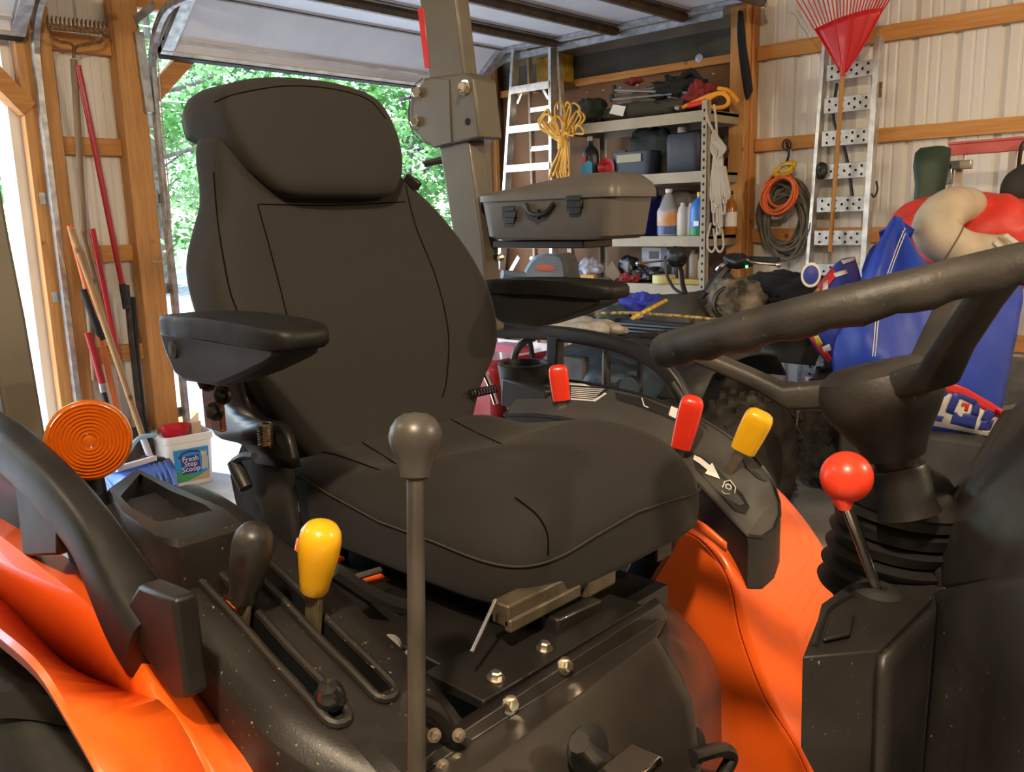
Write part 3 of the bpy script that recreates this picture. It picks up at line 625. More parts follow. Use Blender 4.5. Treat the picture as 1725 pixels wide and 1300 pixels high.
# ---- levers of the near console
def cap(p, q, r, flat=1.0, n=22):
    """rounded lever cap from tip p down to q"""
    p, q = V(p), V(q); L = (q-p).length
    pr = [(0, 0), (r*.45, L*.015), (r*.75, L*.06), (r*.94, L*.14), (r, L*.26), (r*.98, L*.42), (r*.88, L*.62), (r*.76, L*.82), (r*.70, L*.96), (r*.62, L), (0, L)]
    return lathe(pr, p, q-p, n, 1.0, flat)
kb = obj('lever_shaft', bar(PY(416, 985, .467), PY(407, 1075, .467), 0.006, 0.020, (1, 0, .2)), mat('dirty_yellowed_steel', (0.13, 0.10, 0.055), 0.5, .4, noise=.4, nscale=40), TR, bevel=.001)
obj('lever_knob', cap(PY(432, 886, .467), PY(408, 1010, .467), .0232), mat('worn_black_knob', (0.028, 0.026, 0.024), 0.38, noise=.5, nscale=45), TR, label='worn black lever knob')
obj('lever_shaft', bar(PY(531, 975, .53), PY(526, 1085, .53), 0.007, 0.026, (1, 0, .1)), mat('dirty_yellowed_steel', (0, 0, 0)), TR, bevel=.001)
obj('lever_knob', cap(PY(543, 880, .53), PY(529, 994, .53), .0245), M['yelknob'], TR, label='glossy yellow lever knob on the near console')
k0, k1 = at(700, 694, .80), at(700, 806, .80)
d = (k1-k0); L = d.length
obj('control_lever', tube([at(700, 790, .80), at(701, 1000, .785), at(702, 1330, .77)], .0083, 14), mat('worn_lever_steel', (0.075, 0.066, 0.056), .4, .5, noise=.3, nscale=15), TR)
obj('lever_knob', lathe([(0, 0), (.011, .0012), (.0185, .006), (.0236, .014), (.0252, .0225), (.0238, .031), (.0195, .040), (.0158, .049), (.0135, L*.97), (.011, L), (0, L)], k0, d, 28), mat('grey_black_knob', (0.055, 0.051, 0.046), .35, noise=.15, nscale=30), TR, label='round dark grey knob of the tall lever')

# ---- near grab rail
rc = [(-150, 860), (-145, 760), (-95, 698), (0, 742), (60, 792), (112, 845), (158, 905), (192, 968), (226, 1030), (262, 1085)]
pts = spline([PY(x, y, .365) for x, y in rc], 6)
sec = [(math.copysign(abs(math.cos(t))**.6, math.cos(t))*1.25, math.copysign(abs(math.sin(t))**.6, math.sin(t))*.85) for t in [2*PI*k/20 for k in range(20)]]
rail = obj('grab_rail', tube(pts, [.0275 + .009*sm(.62, .95, k/(len(pts)-1)) for k in range(len(pts))], sect=sec), M['black'], TR, label='thick black grab rail over the near fender', angle=60)
sub('rail_foot', prism([PY(x, y, .345) for x, y in ((232, 985), (292, 1010), (312, 1178), (294, 1182), (232, 1092), (205, 1030))], (0, .026, 0)), M['black'], rail, bevel=.005)
sub('rail_leg', prism([PY(x, y, .352) for x, y in ((22, 800), (95, 850), (96, 936), (38, 938))], (0, .03, 0)), M['black'], rail, bevel=.004)
# ---- near fender
F0 = [PY(x, y, .255) for x, y in ((-160, 1000), (-70, 1025), (0, 1075), (60, 1130), (110, 1210), (155, 1290), (190, 1370), (215, 1450))]
F1 = [PY(x, y, .330) for x, y in ((-160, 900), (-70, 945), (0, 1005), (60, 1070), (120, 1128), (250, 1172), (330, 1240), (400, 1340))]
F1 = [PY(-160, 900, .325), PY(-70, 945, .325), PY(0, 1005, .325), PY(60, 1065, .328), PY(120, 1122, .332), PY(210, 1162, .338), PY(275, 1182, .344), PY(318, 1240, .348), PY(350, 1310, .35), PY(380, 1400, .35)]
F2 = [PY(-160, 810, .352), PY(-70, 852, .352), PY(0, 902, .352), PY(70, 956, .352), PY(150, 1018, .352), PY(212, 1082, .352), PY(280, 1172, .354), PY(330, 1240, .356), PY(365, 1310, .358), PY(392, 1400, .358)]
F3 = [PY(-160, 790, .40), PY(-70, 830, .40), PY(0, 872, .40), PY(90, 925, .40), PY(180, 985, .40), PY(260, 1070, .40), PY(340, 1172, .398), PY(385, 1240, .396), PY(422, 1290, .396), PY(475, 1390, .396)]
F2b = [a.lerp(b, .06) for a, b in zip(F2, F3)]; F2c = [a.lerp(b, .06) for a, b in zip(F2, F1)]
F4 = [p+V(0, .02, -.15) for p in F3]
Fl = [p+V(.0, .004, -.018) for p in F0]
F0a = [p+V(0, .006, .004) for p in F0]
fen = obj('fender', skin([Fl, F0, F0a, F1], 36, True, 1), M['orange'], TR, solid=.004, angle=60, label='glossy orange fender beside the camera')
sub('fender_riser', skin([F1, F2c, F2, F2b, F3, F4], 36, True, 1), M['orange'], fen, angle=50, solid=.003)
# ---- rear wheel under the near fender
def tire(name, c, R, w, lugs, m_, parent, hub, lug_h=.03, n=48):
    pr = [(R*.56, -w*.42), (R*.62, -w*.48), (R*.80, -w*.5), (R*.93, -w*.45), (R*.985, -w*.34), (R, 0), (R*.985, w*.34), (R*.93, w*.45), (R*.80, w*.5), (R*.62, w*.48), (R*.56, w*.42)]
    g = [lathe(pr, c, (0, 1, 0), n)]
    o = obj(name, g[0], m_, parent, angle=50)
    vs = []
    for i in range(lugs):
        for sd in (-1, 1):
            t0 = 2*PI*(i+(0.5 if sd > 0 else 0))/lugs; L = []
            for k in range(5):
                f = k/4; t = t0+f*1.1*PI/lugs*1.3; rad = R*(.995-.05*f**3) + lug_h*.5; yy = sd*w*(.02+.46*f)
                L.append(V(c[0]+math.cos(t)*rad, c[1]+yy, c[2]+math.sin(t)*rad))
            vs.append(tube(L, 1.0, sect=[(-lug_h*.5, -lug_h*.45), (lug_h*.5, -lug_h*.35), (lug_h*.5, lug_h*.35), (-lug_h*.5, lug_h*.45)]))
    s = sub('tread', join(*vs), m_, o, smooth=False)
    sub('wheel_rim', lathe([(R*.60, -w*.40), (R*.56, -w*.36), (R*.50, -w*.1), (R*.2, -w*.05), (R*.2, w*.05), (R*.50, w*.1), (R*.56, w*.36), (R*.60, w*.40)], c, (0, 1, 0), 32), hub, o)
    return o
tire('rear_tire', (-1.30, .375, .47), .45, .22, 18, M['rubber'], TR, M['orange'], .034)
tire('rear_tire', (-1.35, 1.77, .46), .44, .22, 18, M['rubber'], TR, M['orange'], .034)
# ---- amber turn signal
bc = at(150, 741, 1.20); ax = V(.93, -.33, .12).normalized()
pr = []
Rl = .0535
for k in range(11):
    r0 = Rl*(k/11.0); h = .022 - .013*(k/11.0)**2; pr += [(r0, h), (r0+Rl*.030, h+.0030), (r0+Rl*.050, h+.0030)]
amb = mat('amber_lens', (0.58, 0.115, 0.003), .10, coat=.8, trans=.35, ior=1.4)
ts = obj('turn_signal', lathe([(0, .026), (.006, .0255), (.0095, .022), (.010, .019)] + pr[6:] + [(Rl, .004), (Rl, -.012), (0, -.012)], bc, ax, 56), amb, TR, label='round amber turn signal lens', angle=25)
sub('lamp_housing', lathe([(Rl*1.04, .0035), (Rl*1.05, -.004), (Rl*1.03, -.018), (Rl*.8, -.032), (.02, -.04), (0, -.04)], bc, ax, 48), mat('amber_back', (0.75, 0.20, 0.01), .25, .6), ts)
sub('lamp_neck', tube([bc-ax*.02-V(0, 0, .055), bc-ax*.02-V(0, 0, .09), bc-ax*.02-V(0, 0, .125)], [.014, .017, .02], 14), M['black'], ts)

# ---- far console (left-hand fender)
far = [PY(x, y, 1.53) for x, y in ((905, 640), (960, 642), (1030, 654), (1100, 672), (1180, 706), (1250, 752), (1294, 800), (1312, 845))]
near = [PY(x, y, 1.385) for x, y in ((850, 700), (905, 700), (980, 712), (1050, 738), (1125, 776), (1175, 815), (1215, 858), (1258, 903))]
fr = spline(far, 4); nr = spline(near, 4)
topg = [[a.lerp(b, t)+V(0, 0, .012*math.sin(PI*t)) for a, b in zip(fr, nr)] for t in (0, .1, .25, .5, .75, .9, 1)]
_pn = (fr[-6]-fr[-1]).cross(nr[-1]-fr[-1]).normalized()
def onpl(x, y): r_ = ray(x, y); return EYE + r_*((fr[-1]-EYE).dot(_pn)/r_.dot(_pn))
tipc = [onpl(1313, 868), onpl(1304, 892), onpl(1283, 906)]
U = fr + tipc + nr[::-1]
lowr = [p + V(.004, 0, -.13) for p in U]
gtop = loft(topg, False, False)
tf = [r_[-1] for r_ in topg]; tipfan = (tf+tipc[::-1], [tuple(range(len(tf)+3))])
gcf = join(gtop, tipfan); hf = hitter(gcf)
fcon = obj('lever_console', gcf, M['grey'], TR, angle=60, label='dark grey far console with lettered lever slots')
sub('console_skirt', loft([U, [p+V(.003, 0, -.012) for p in U], lowr], False, True), M['black'], fcon, angle=60)
sub('console_rim', tube([p+V(0, 0, .001) for p in fr+tipc+nr[::-1]], .004, 6, closed=True), M['black'], fcon)
def decal(name, pts, m_, part, lift=.0015, solid=.0006):
    P = [hf(x, y, lift)[0] for x, y in pts]
    if any(p is None for p in P): print('decal miss', name, pts); P = [p for p in P if p is not None]
    return sub(name, (P, [tuple(range(len(P)))]), m_, part, smooth=False, solid=solid)
decal('warning_label', ((957, 645), (985, 648), (1036, 653), (1022, 664), (1003, 677), (962, 674)), M['print_w'], fcon)
decal('warning_label', ((957, 650), (985, 652), (1026, 656), (1014, 666), (1000, 674), (962, 671)), mat('label_black', (.012, .012, .012), .5), fcon, .0024)
for k in range(6): decal('label_line', ((962, 654+k*3.0), (1018-k*3.2, 657.5+k*3.0), (1017-k*3.2, 658.7+k*3.0), (962, 655.2+k*3.0)), M['print_w'], fcon, .0032, .0003)
decal('slot_plate', ((1036, 662), (1085, 672), (1160, 704), (1150, 716), (1100, 694), (1040, 674)), mat('slot_dark', (.02, .02, .02), .3), fcon)
decal('slot_plate', ((1164, 762), (1185, 772), (1215, 798), (1250, 832), (1262, 855), (1256, 866), (1240, 862), (1205, 825), (1172, 790)), mat('slot_dark', (0, 0, 0)), fcon)
decal('lever_slot', ((1248, 768), (1268, 775), (1286, 792), (1297, 806), (1290, 812), (1275, 806), (1256, 788)), M['black'], fcon)
decal('position_stripe', ((1131, 684), (1145, 690), (1138, 706), (1126, 700)), M['print_w'], fcon)
decal('direction_arrow', ((1169, 768), (1180, 773), (1195, 785), (1199, 781), (1212, 808), (1187, 799), (1191, 793), (1178, 782), (1167, 775)), M['print_w'], fcon, .003)
# letters and the rotary-shaft symbol
def letter(ch, x, y, px, m_, dx=(10, 4), up=(-2, -7)):
    p, n = hf(x, y, .003); q, _ = hf(x-dx[0], y-dx[1], .003); r, _ = hf(x-up[0], y-up[1], .003)
    return text('lettering', ch, p, p-q, n.cross(p-q), 1.0, m_, fcon, extr=.0, part=True, raw=((p-q)*(px/math.hypot(*dx)), (p-r)*(px/math.hypot(*up))))
decal('position_plate', ((1176, 704), (1196, 714), (1188, 733), (1170, 722)), M['print_w'], fcon, .002)
letter('L', 1086, 681, 22, M['print_w']); letter('N', 1184, 718, 17, mat('label_black', (0, 0, 0)))
P = [hf(x, y, .003)[0] for x, y in ((1216, 822), (1220, 812), (1229, 810), (1238, 822), (1236, 832))]
sub('shaft_symbol', tube(P, .0011, 5), M['print_w'], fcon)
pc, pn = hf(1226, 821, .003); px_ = (hf(1236, 826, .003)[0]-pc).normalized(); py_ = pn.cross(px_)
sub('shaft_symbol', tube([pc+(px_*math.cos(t)+py_*math.sin(t))*(.0062 if k % 2 else .0048) for k, t in enumerate([2*PI*j/16 for j in range(16)])], .0012, 5, closed=True), M['print_w'], fcon)
sub('shaft_symbol', tube([hf(x, y, .003)[0] for x, y in ((1215, 828), (1220, 833), (1228, 833))], .0011, 5), M['print_w'], fcon)
# far lever caps: flattened, bevelled
def flatcap(tip, base, w, th, name, m_, lb, shaft_to=None):
    tip, base = V(tip), V(base); ax = (base-tip); L = ax.length; ax.normalize()
    vdir = (tip-EYE).normalized(); s = ax.cross(vdir).normalized(); f_ = s.cross(ax).normalized(); rings = []
    for h, k in ((0, .30), (.025, .62), (.07, .84), (.15, .97), (.30, 1.0), (.60, .97), (.92, .90), (1.0, .86)):
        rings.append([tip+ax*(L*h)+s*(a*w*k)+f_*(b*th*min(1, k*1.05)) for a, b in superell(0, 0, 1, 1, 3.4, 28)])
    o = obj(name, loft(rings), m_, TR, angle=50, label=lb)
    if shaft_to is not None: sub('lever_shaft', bar(base-ax*.005, shaft_to, .006, .018, s), M['steel'], o)
flatcap(PY(939, 614, 1.42), PY(946, 674, 1.42), .0215, .014, 'lever_knob', M['redknob'], 'red flat-sided lever cap behind the seat cushion', PY(947, 700, 1.42))
flatcap(PY(1169, 667, 1.40), PY(1147, 752, 1.40), .0230, .017, 'lever_knob', M['redknob'], 'red flat-sided lever cap at the seat corner', PY(1138, 790, 1.40))
flatcap(PY(1284, 693, 1.46), PY(1252, 757, 1.46), .0275, .018, 'lever_knob', M['yelknob'], 'yellow flat-sided lever cap on the far console', hf(1222, 800, -.01)[0])
# cup holder
cc = PY(884, 612, 1.50)
cup = obj('cup_holder', lathe([(.040, -.11), (.055, -.09), (.063, -.01), (.065, 0), (.061, .003), (.052, .002), (.050, -.01), (.042, -.08), (0, -.082)], cc, (0, 0, 1), 36), M['black'], TR, label='round black cup holder')
sub('cup_bracket', bar(cc+V(-.02, -.05, -.06), cc+V(.12, -.05, -.075), .03, .07), M['black'], cup, bevel=.006)
# far grab rail
rc = [(825, 556), (860, 557), (920, 560), (985, 568), (1045, 582), (1095, 603), (1128, 632), (1150, 668), (1168, 712)]
rail2 = obj('grab_rail', tube(spline([PY(x, y, 1.60) for x, y in rc], 6), .0150, sect=sec), M['black'], TR, label='black grab rail over the far fender', angle=60)
sub('rail_leg', bar(PY(936, 565, 1.60), PY(934, 660, 1.60), .03, .034, (1, 0, 0)), M['black'], rail2, bevel=.004)
sub('rail_strip', tube([p+V(.016, -.012, -.012) for p in spline([PY(x, y, 1.60) for x, y in ((1128, 632), (1146, 662), (1165, 705))], 4)], .006, 6), M['grey'], rail2)
# far fender
R_ = [PY(x, y, 1.345) for x, y in ((1120, 885), (1180, 910), (1226, 975), (1248, 1070), (1288, 1175), (1335, 1250), (1372, 1330))]
E_ = [PY(x, y, 1.64) for x, y in ((1230, 780), (1290, 815), (1340, 868), (1384, 935), (1412, 1010), (1435, 1130), (1450, 1320))]
Mid = [PY(x, y, 1.46) for x, y in ((1190, 850), (1240, 880), (1282, 955), (1325, 1040), (1362, 1140), (1395, 1240), (1420, 1330))]
f2 = obj('fender', skin([[p+V(0, .01, -.02) for p in E_], E_, Mid, R_], 30, True, 5), M['orange'], TR, solid=.004, angle=60, label='glossy orange far fender in front of the console')
I_ = [PY(x, y, 1.325) for x, y in ((1040, 1010), (1065, 1060), (1110, 1100), (1160, 1180), (1190, 1290), (1195, 1360), (1200, 1420))]
R2 = [a.lerp(b, .04) for a, b in zip(R_, I_)]
Rm = [PY(x, y, 1.330) for x, y in ((1072, 930), (1120, 960), (1165, 1010), (1215, 1100), (1262, 1210), (1290, 1290), (1310, 1380))]
sub('fender_side', skin([R_, R2, Rm, I_], 30, True, 1), M['orange'], f2, angle=60, solid=.003)
sub('fender_slot', prism([PY(x, y, 1.325) for x, y in ((1052, 1018), (1056, 1013), (1061, 1018), (1057, 1024))], (0, .004, 0)), M['black'], f2)
obj('fender_top', skin([[PY(x, y, 1.36) for x, y in ((760, 760), (900, 770), (1040, 830), (1125, 890))], [PY(x, y, 1.66) for x, y in ((880, 690), (960, 700), (1100, 730), (1235, 785))]], 16, True, 1), M['orange'], TR, solid=.004)
sub_fl = obj('fender_bracket', skin([[PY(x, y, 1.30) for x, y in ((1150, 880), (1178, 895), (1222, 930))], [PY(x, y, 1.30) for x, y in ((1158, 870), (1186, 884), (1222, 915))]], 8, True, 1), M['orange'], TR, solid=.006)

# ---- roll bar
def post(pts, w, h, name='roll_bar_post', lb=None): return obj(name, tube(pts, 1.0, sect=[(-h/2, -w/2), (h/2, -w/2), (h/2, w/2), (-h/2, w/2)]), M['rops'], TR, bevel=.007, seg=3, label=lb)
YR = 1.52
def slab(pts, x_or_y, d, name, m_, **k): return obj(name, prism([PY(a, b, x_or_y) for a, b in pts], (0, d, 0)), m_, TR, **k)
slab(((737, 235), (790, 235), (812, 400), (826, 560), (768, 560), (763, 400)), YR, .055, 'roll_bar_post', M['rops'], bevel=.006, seg=3, label='olive grey roll bar post left of the tool box')
up_ = slab(((666, -340), (726, -340), (784, 140), (722, 140)), YR+.004, .048, 'roll_bar_post', M['rops'], bevel=.006, seg=3, label='folding upper part of the roll bar')
sub('reflector', prism([PY(a, b, YR+.003) for a, b in ((703, 14), (713, 13), (724, 114), (715, 116))], (0, .004, 0)), mat('red_reflector', (.45, .012, .012), .25, coat=.5), up_, bevel=.001, label='red reflector strip')
hb_ = slab(((712, 131), (745, 127), (786, 122), (797, 132), (808, 232), (790, 236), (728, 250), (722, 243)), YR-.012, .08, 'roll_bar_hinge', M['rops'], bevel=.006, seg=3, label='folded steel hinge bracket of the roll bar')
for dy in (0, .07):
    sub('hinge_ear', prism([PY(a, b, YR-.0155+dy) for a, b in ((725, 132), (712, 140), (700, 152), (692, 166), (687, 182), (686, 200), (691, 215), (704, 226), (716, 240), (728, 248), (760, 240), (755, 134))], (0, .007, 0)), M['rops'], hb_, bevel=.001)
big = meshdata('hinge_bolt', join(lathe([(0.018, 0), (0.018, 0.003), (0.0, 0.004)], n=16), lathe([(0.0135, 0.003), (0.0135, 0.014), (0.010, 0.0165), (0, 0.0165)], n=6)), M['chrome'], True, 30)
for q, y in (((703, 206), YR-.014), ((706, 157), YR-.014), ((783, 148), YR-.013)): placed('hinge_bolt', big, PY(q[0], q[1], y), TR, quat((.25, -1, .1)))
obj('hinge_pin', tube([PY(768, 150, YR-.05), PY(810, 150, YR+.14)], .006, 8), M['steel'], TR)
sub('bolt_hole', lathe([(.0085, 0), (.0085, .0015), (0, .0016)], PY(788, 205, YR-.012), (0, -1, 0), 14), mat('hole_black', (.004, .004, .004), .9), hb_)
obj('hinge_stop', tube([PY(716, 276, YR), PY(752, 268, YR+.02)], .009, 8), M['darkmetal'], TR)
obj('retainer_wire', tube(spline([PY(x, y, YR-.02) for x, y in ((712, 132), (698, 145), (690, 170), (690, 205), (702, 230), (722, 244))], 5), .0012, 5), M['darkmetal'], TR)
slab(((-240, -340), (-180, -340), (-50, 392), (-20, 540), (16, 745), (44, 900), (-22, 900)), .43, .055, 'roll_bar_post', M['rops'], bevel=.006, seg=3, label='olive grey roll bar post at the picture edge')
obj('mount_bracket', join(bar(PY(828, 425, 1.58), PY(828, 470, 1.58), .02, .006), bar(PY(812, 436, 1.56), PY(846, 432, 1.56), .012, .012)), M['darkmetal'], TR)
for q in ((818, 436), (845, 434), (820, 462)): placed('bolt', bolt, PY(q[0], q[1], 1.55), TR, quat((0, -1, 0)))

a_, b_ = PY(-236, -335, .43), PY(696, -335, 1.57); b_.z = a_.z = (a_.z+b_.z)/2; a_.x = b_.x
obj('roll_bar_top', bar(a_, b_, .06, .05), M['rops'], TR, bevel=.006)
obj('dash_body', box((-.08, .97, .5), (.75, 1.28, 1.02)), mat('dash_inner_black', (.014, .013, .012), .5), TR, bevel=.03)

# ---- steering wheel, edge-on to the camera
v1, v2 = ray(1130, 587).normalized(), ray(1725, 443).normalized()
wn = v1.cross(v2).normalized()
if wn.z < 0: wn = -wn
WC = at(1446, 510, .98); WC = WC - wn*((WC-EYE).dot(wn))
e1 = (V(-1, 0, 0) - wn*V(-1, 0, 0).dot(wn)).normalized(); e2 = wn.cross(e1)
tocam = (EYE-WC); tocam = (tocam-wn*tocam.dot(wn)).normalized(); side = wn.cross(tocam).normalized()
if side.dot(_rt) > 0: side = -side          # points to image left
D = (EYE-WC).length; ang = math.acos(max(-1, min(1, ray(1121, 590).normalized().dot((WC-EYE).normalized())))); WR = D*math.sin(ang)
def wp(t, r=1.0, h=0.0): return WC + (tocam*math.cos(t)+side*math.sin(t))*(WR*r) + wn*h
NR = 96; rim = []; secs = 14
for i in range(NR):
    t = 2*PI*i/NR; c_ = wp(t); rad = (c_-WC).normalized(); R = []
    for k in range(secs):
        a = 2*PI*k/secs; rr_ = .0185 + (.0022*math.cos(t*26) if math.sin(a) < -.3 else 0)
        R.append(c_ + rad*(math.cos(a)*rr_) + wn*(math.sin(a)*rr_*1.06))
    rim.append(R)
rim.append(rim[0])
rubm = mat('worn_wheel_rubber', (.028, .025, .022), .5, noise=.5, nscale=12, bump=.15, bscale=200, speck=.03, speckcol=(.12, .10, .07))
sw = obj('steering_wheel', loft(rim, False), rubm, TR, angle=60, label='worn black steering wheel rim with finger grips')
HUB = -.105
def spoke(t, wide, nm='spoke'):
    d_ = (tocam*math.cos(t)+side*math.sin(t)); s_ = wn.cross(d_); rings = []
    for r, h, w, th in ((.055, HUB+.010, wide*.62, .017), (.10, HUB+.016, wide*.55, .016), (.6*WR, -.060, wide*.48, .013), (.82*WR, -.024, wide*.45, .012), (.96*WR, -.004, wide*.45, .011)):
        rings.append([WC+d_*r+wn*(h+b*th)+s_*(a*w) for a, b in superell(0, 0, 1, 1, 4, 20)])
    sub(nm, loft(rings), rubm, sw, angle=50)
spoke(math.radians(96), .040); spoke(math.radians(-36), .046); spoke(math.radians(216), .040)
sub('wheel_hub', lathe([(.032, -.075), (.040, -.055), (.056, -.030), (.066, -.012), (.068, .008), (.064, .022), (.052, .030), (.046, .034), (0, .036)], WC+wn*HUB, wn, 36), rubm, sw, angle=40)
# column, collar, boot
cax = (wn*-1)
cb = WC+wn*(HUB-.06)
col_ = obj('steering_column', lathe([(.026, 0), (.0245, .03), (.0245, .085)], cb, cax, 24), M['black'], TR)
sub('column_collar', lathe([(.0255, .026), (.030, .026), (.0315, .030), (.0305, .066), (.034, .082), (.025, .084)], cb, cax, 32), M['black'], col_, angle=35)
obj('column_cover', loft([[at(x, y, d_) for x, y in ((1530, 800), (1562, 782), (1598, 806), (1620, 838), (1600, 850), (1560, 842), (1530, 828))] for d_ in (1.06, 1.09)]), M['black'], TR, bevel=.004)
bx = at(1508, 905, 1.07); bax = V(.12, .05, 1).normalized(); pr = [(.062, -.085)]
for k in range(6): pr += [(.062+.003*k, -.080+k*.0235), (.080-.001*k, -.070+k*.0235), (.082-.001*k, -.066+k*.0235), (.064, -.059+k*.0235)]
obj('bellows_boot', lathe(pr+[(.05, .065)], bx, bax, 40), mat('boot_rubber', (.014, .013, .012), .38), TR, angle=25, label='ribbed black rubber boot under the wheel')
# dash housing
mp = mat('dash_plastic', (.020, .018, .017), .42, noise=.3, nscale=10, bump=.05, bscale=300, speck=.02, speckcol=(.3, .27, .22))
zl = 1.045
A0, B0, C0 = PZ(1352, 1106, zl), PZ(1482, 1096, zl), PZ(1584, 992, zl+.005)
ledge = [A0, B0, C0, PZ(1640, 975, zl), PZ(1600, 948, zl), PZ(1545, 950, zl), PZ(1500, 956, zl), PZ(1440, 976, zl), PZ(1384, 1016, zl), PZ(1378, 1040, zl)]
lw = [p+V(0, 0, -.012) for p in ledge]; lb_ = [p+(V(.006, .004, -.60) if i == 1 else V(.03, .02, -.60)) for i, p in enumerate(ledge)]; lm = [p+V(.002, 0, -.10) for p in ledge]; lm2 = [p+(V(.003, .001, -.14) if i == 1 else V(.022, .008, -.14)) for i, p in enumerate(ledge)]
dl = obj('dash_ledge', loft([lb_, lm2, lm, lw, ledge]), mp, TR, bevel=.002, angle=30, label='black dash ledge carrying the ball lever')
sub('ledge_recess', tube([p+V(0, 0, .001) for p in spline([PZ(x, y, zl) for x, y in ((1372, 1090), (1385, 1050), (1400, 1025), (1450, 1000), (1540, 985))], 5)], .003, 6), M['black'], dl)
sub('ledge_pad', prism([PZ(x, y, zl+.001) for x, y in ((1385, 1085), (1400, 1045), (1440, 1040), (1432, 1075))], (0, 0, .006)), mp, dl, bevel=.003)
low_ = [B0+V(-.002, -.002, -.004), C0+V(0, 0, -.006), at(1725, 972, .80), at(1950, 925, .68)]
bot = [B0+V(.005, .003, -.62), at(1600, 1450, .90), at(1725, 1450, .80), at(1950, 1450, .70)]
obj('dash_side', skin([low_, [a.lerp(b, .04)+V(0, -.004, 0) for a, b in zip(low_, bot)], bot], 16, False, 1), mp, TR, solid=.01, label='large black side panel of the dash')
c0 = [C0+V(0, .004, .0), at(1725, 968, .805), at(1950, 920, .685)]
c1 = [at(1580, 882, 1.02), at(1740, 860, .87), at(1950, 820, .74)]
c2 = [at(1645, 785, 1.08), at(1790, 740, .95), at(1950, 700, .84)]
c3 = [at(1702, 690, 1.14), at(1810, 650, 1.04), at(1950, 610, .96)]
c4 = [at(1725, 660, 1.35), at(1830, 620, 1.25), at(1960, 580, 1.15)]
obj('dash_cowl', skin([c0, c1, c2, c3, c4], 14, False, 1), mp, TR, solid=.012, bevel=.004, angle=30, label='angular black dash cowl')
obj('dash_cowl', skin([c0[:1]+[C0+V(.05, .2, 0)], c1[:1]+[c1[0]+V(.05, .2, 0)], c2[:1]+[c2[0]+V(.05, .2, 0)], c3[:1]+[c3[0]+V(.05, .2, 0)]], 6, False, 1), mp, TR, solid=.01)
# ball lever
bl = at(1426, 803, .90)
def pr_ball(r): return [(r*math.sin(PI*k/18), -r*math.cos(PI*k/18)) for k in range(19)]
ball = obj('lever_knob', lathe(pr_ball(.0268), bl, (0, 0, 1), 32), M['redball'], TR, angle=180, label='orange-red ball knob')
sub('ball_neck', tube([at(1420, 838, .90), at(1423, 858, .90)], [.012, .0065], 12), M['redball'], ball)
obj('lever_shaft', tube([at(1423, 845, .902), at(1450, 915, .925), PZ(1480, 1000, zl)], .0062, 14), M['chrome'], TR)
obj('lever_grommet', lathe([(.027, -.002), (.027, .006), (.020, .012), (.014, .014), (.008, .012), (.007, .004)], PZ(1478, 1004, zl), (.1, .05, 1), 28), M['rubber'], TR)

# ---- tool box carried on the roll bar
tb = thing('tool_box', (-1.3, 1.58, 1.43), 'long grey plastic tool box with latches mounted beside the roll bar', 'tool box')
tbm = mat('grey_tool_box', (.085, .078, .068), .42, noise=.12, nscale=8)
def tring(x0, x1, y0, y1, z, e=9): return [V(a, b, z) for a, b in superell((x0+x1)/2, (y0+y1)/2, (x1-x0)/2, (y1-y0)/2, e, 56)]
obj('box_body', loft([tring(-1.47, -1.125, 1.515, 1.655, 1.432), tring(-1.485, -1.112, 1.508, 1.662, 1.440), tring(-1.497, -1.10, 1.50, 1.67, 1.522)]), tbm, tb, angle=40)
def lidz(R, k): return [V(p.x, p.y, p.z-.030*k*sm(-1.2, -1.5, p.x)) for p in R]
lid = obj('lid', loft([tring(-1.503, -1.092, 1.495, 1.678, 1.522), tring(-1.503, -1.092, 1.495, 1.678, 1.536), lidz(tring(-1.498, -1.098, 1.502, 1.672, 1.552), .35), lidz(tring(-1.480, -1.115, 1.525, 1.655, 1.568), .75), lidz(tring(-1.44, -1.135, 1.55, 1.63, 1.575), 1)]), tbm, tb, angle=40)
for (x, y) in ((858, 352), (968, 334)):
    p = PY(x, y, 1.497)
    obj('latch', join(box(p+V(-.022, -.004, -.020), p+V(.022, .004, -.004)), box(p+V(-.020, -.006, -.006), p+V(.020, 0, .006)), box(p+V(-.016, -.003, -.034), p+V(.016, .004, -.018))), M['black'], tb, bevel=.002)
obj('handle', join(tube(spline([V(-1.34, 1.497, 1.512), V(-1.32, 1.492, 1.492), V(-1.28, 1.492, 1.490), V(-1.255, 1.497, 1.512)], 5), .006, 7), bar(V(-1.30, 1.494, 1.50), V(-1.30, 1.494, 1.478), .012, .006)), M['black'], tb)
obj('mount_plate', box((-1.48, 1.53, 1.412), (-1.20, 1.64, 1.430)), M['darkmetal'], tb, bevel=.003)

# ================================================================== THINGS AROUND THE GARAGE
from mathutils import noise as mnoise
def lumpy(c, r, seed=0, amp=.15, fr=6.0, n=36, m_=24, e=1.0, rot=0.0):
    c = V(c); vs, fs = [], []
    R = Matrix.Rotation(rot, 3, 'Z')
    def se(v, p): return math.copysign(abs(v)**p, v)
    for i in range(m_+1):
        a = PI*i/m_ - PI/2
        for k in range(n):
            t = 2*PI*k/n; d = V(se(math.cos(a), e)*se(math.cos(t), e), se(math.cos(a), e)*se(math.sin(t), e), se(math.sin(a), e))
            q = V(d.x*r[0], d.y*r[1], d.z*r[2]); k_ = q+V(seed*3.7, seed*1.3, seed*.7); s = 1 + amp*(1.1*mnoise.noise(k_*fr*2.2) + .55*mnoise.noise(k_*fr*5.0))
            vs.append(c + R @ (q*s))
    for i in range(m_):
        for k in range(n): fs.append((i*n+k, i*n+(k+1) % n, (i+1)*n+(k+1) % n, (i+1)*n+k))
    return vs, fs
def simple(name, g, m_, label, cat, group=None, **k): return tag(obj(name, g, m_, None, **k), label, cat, group)
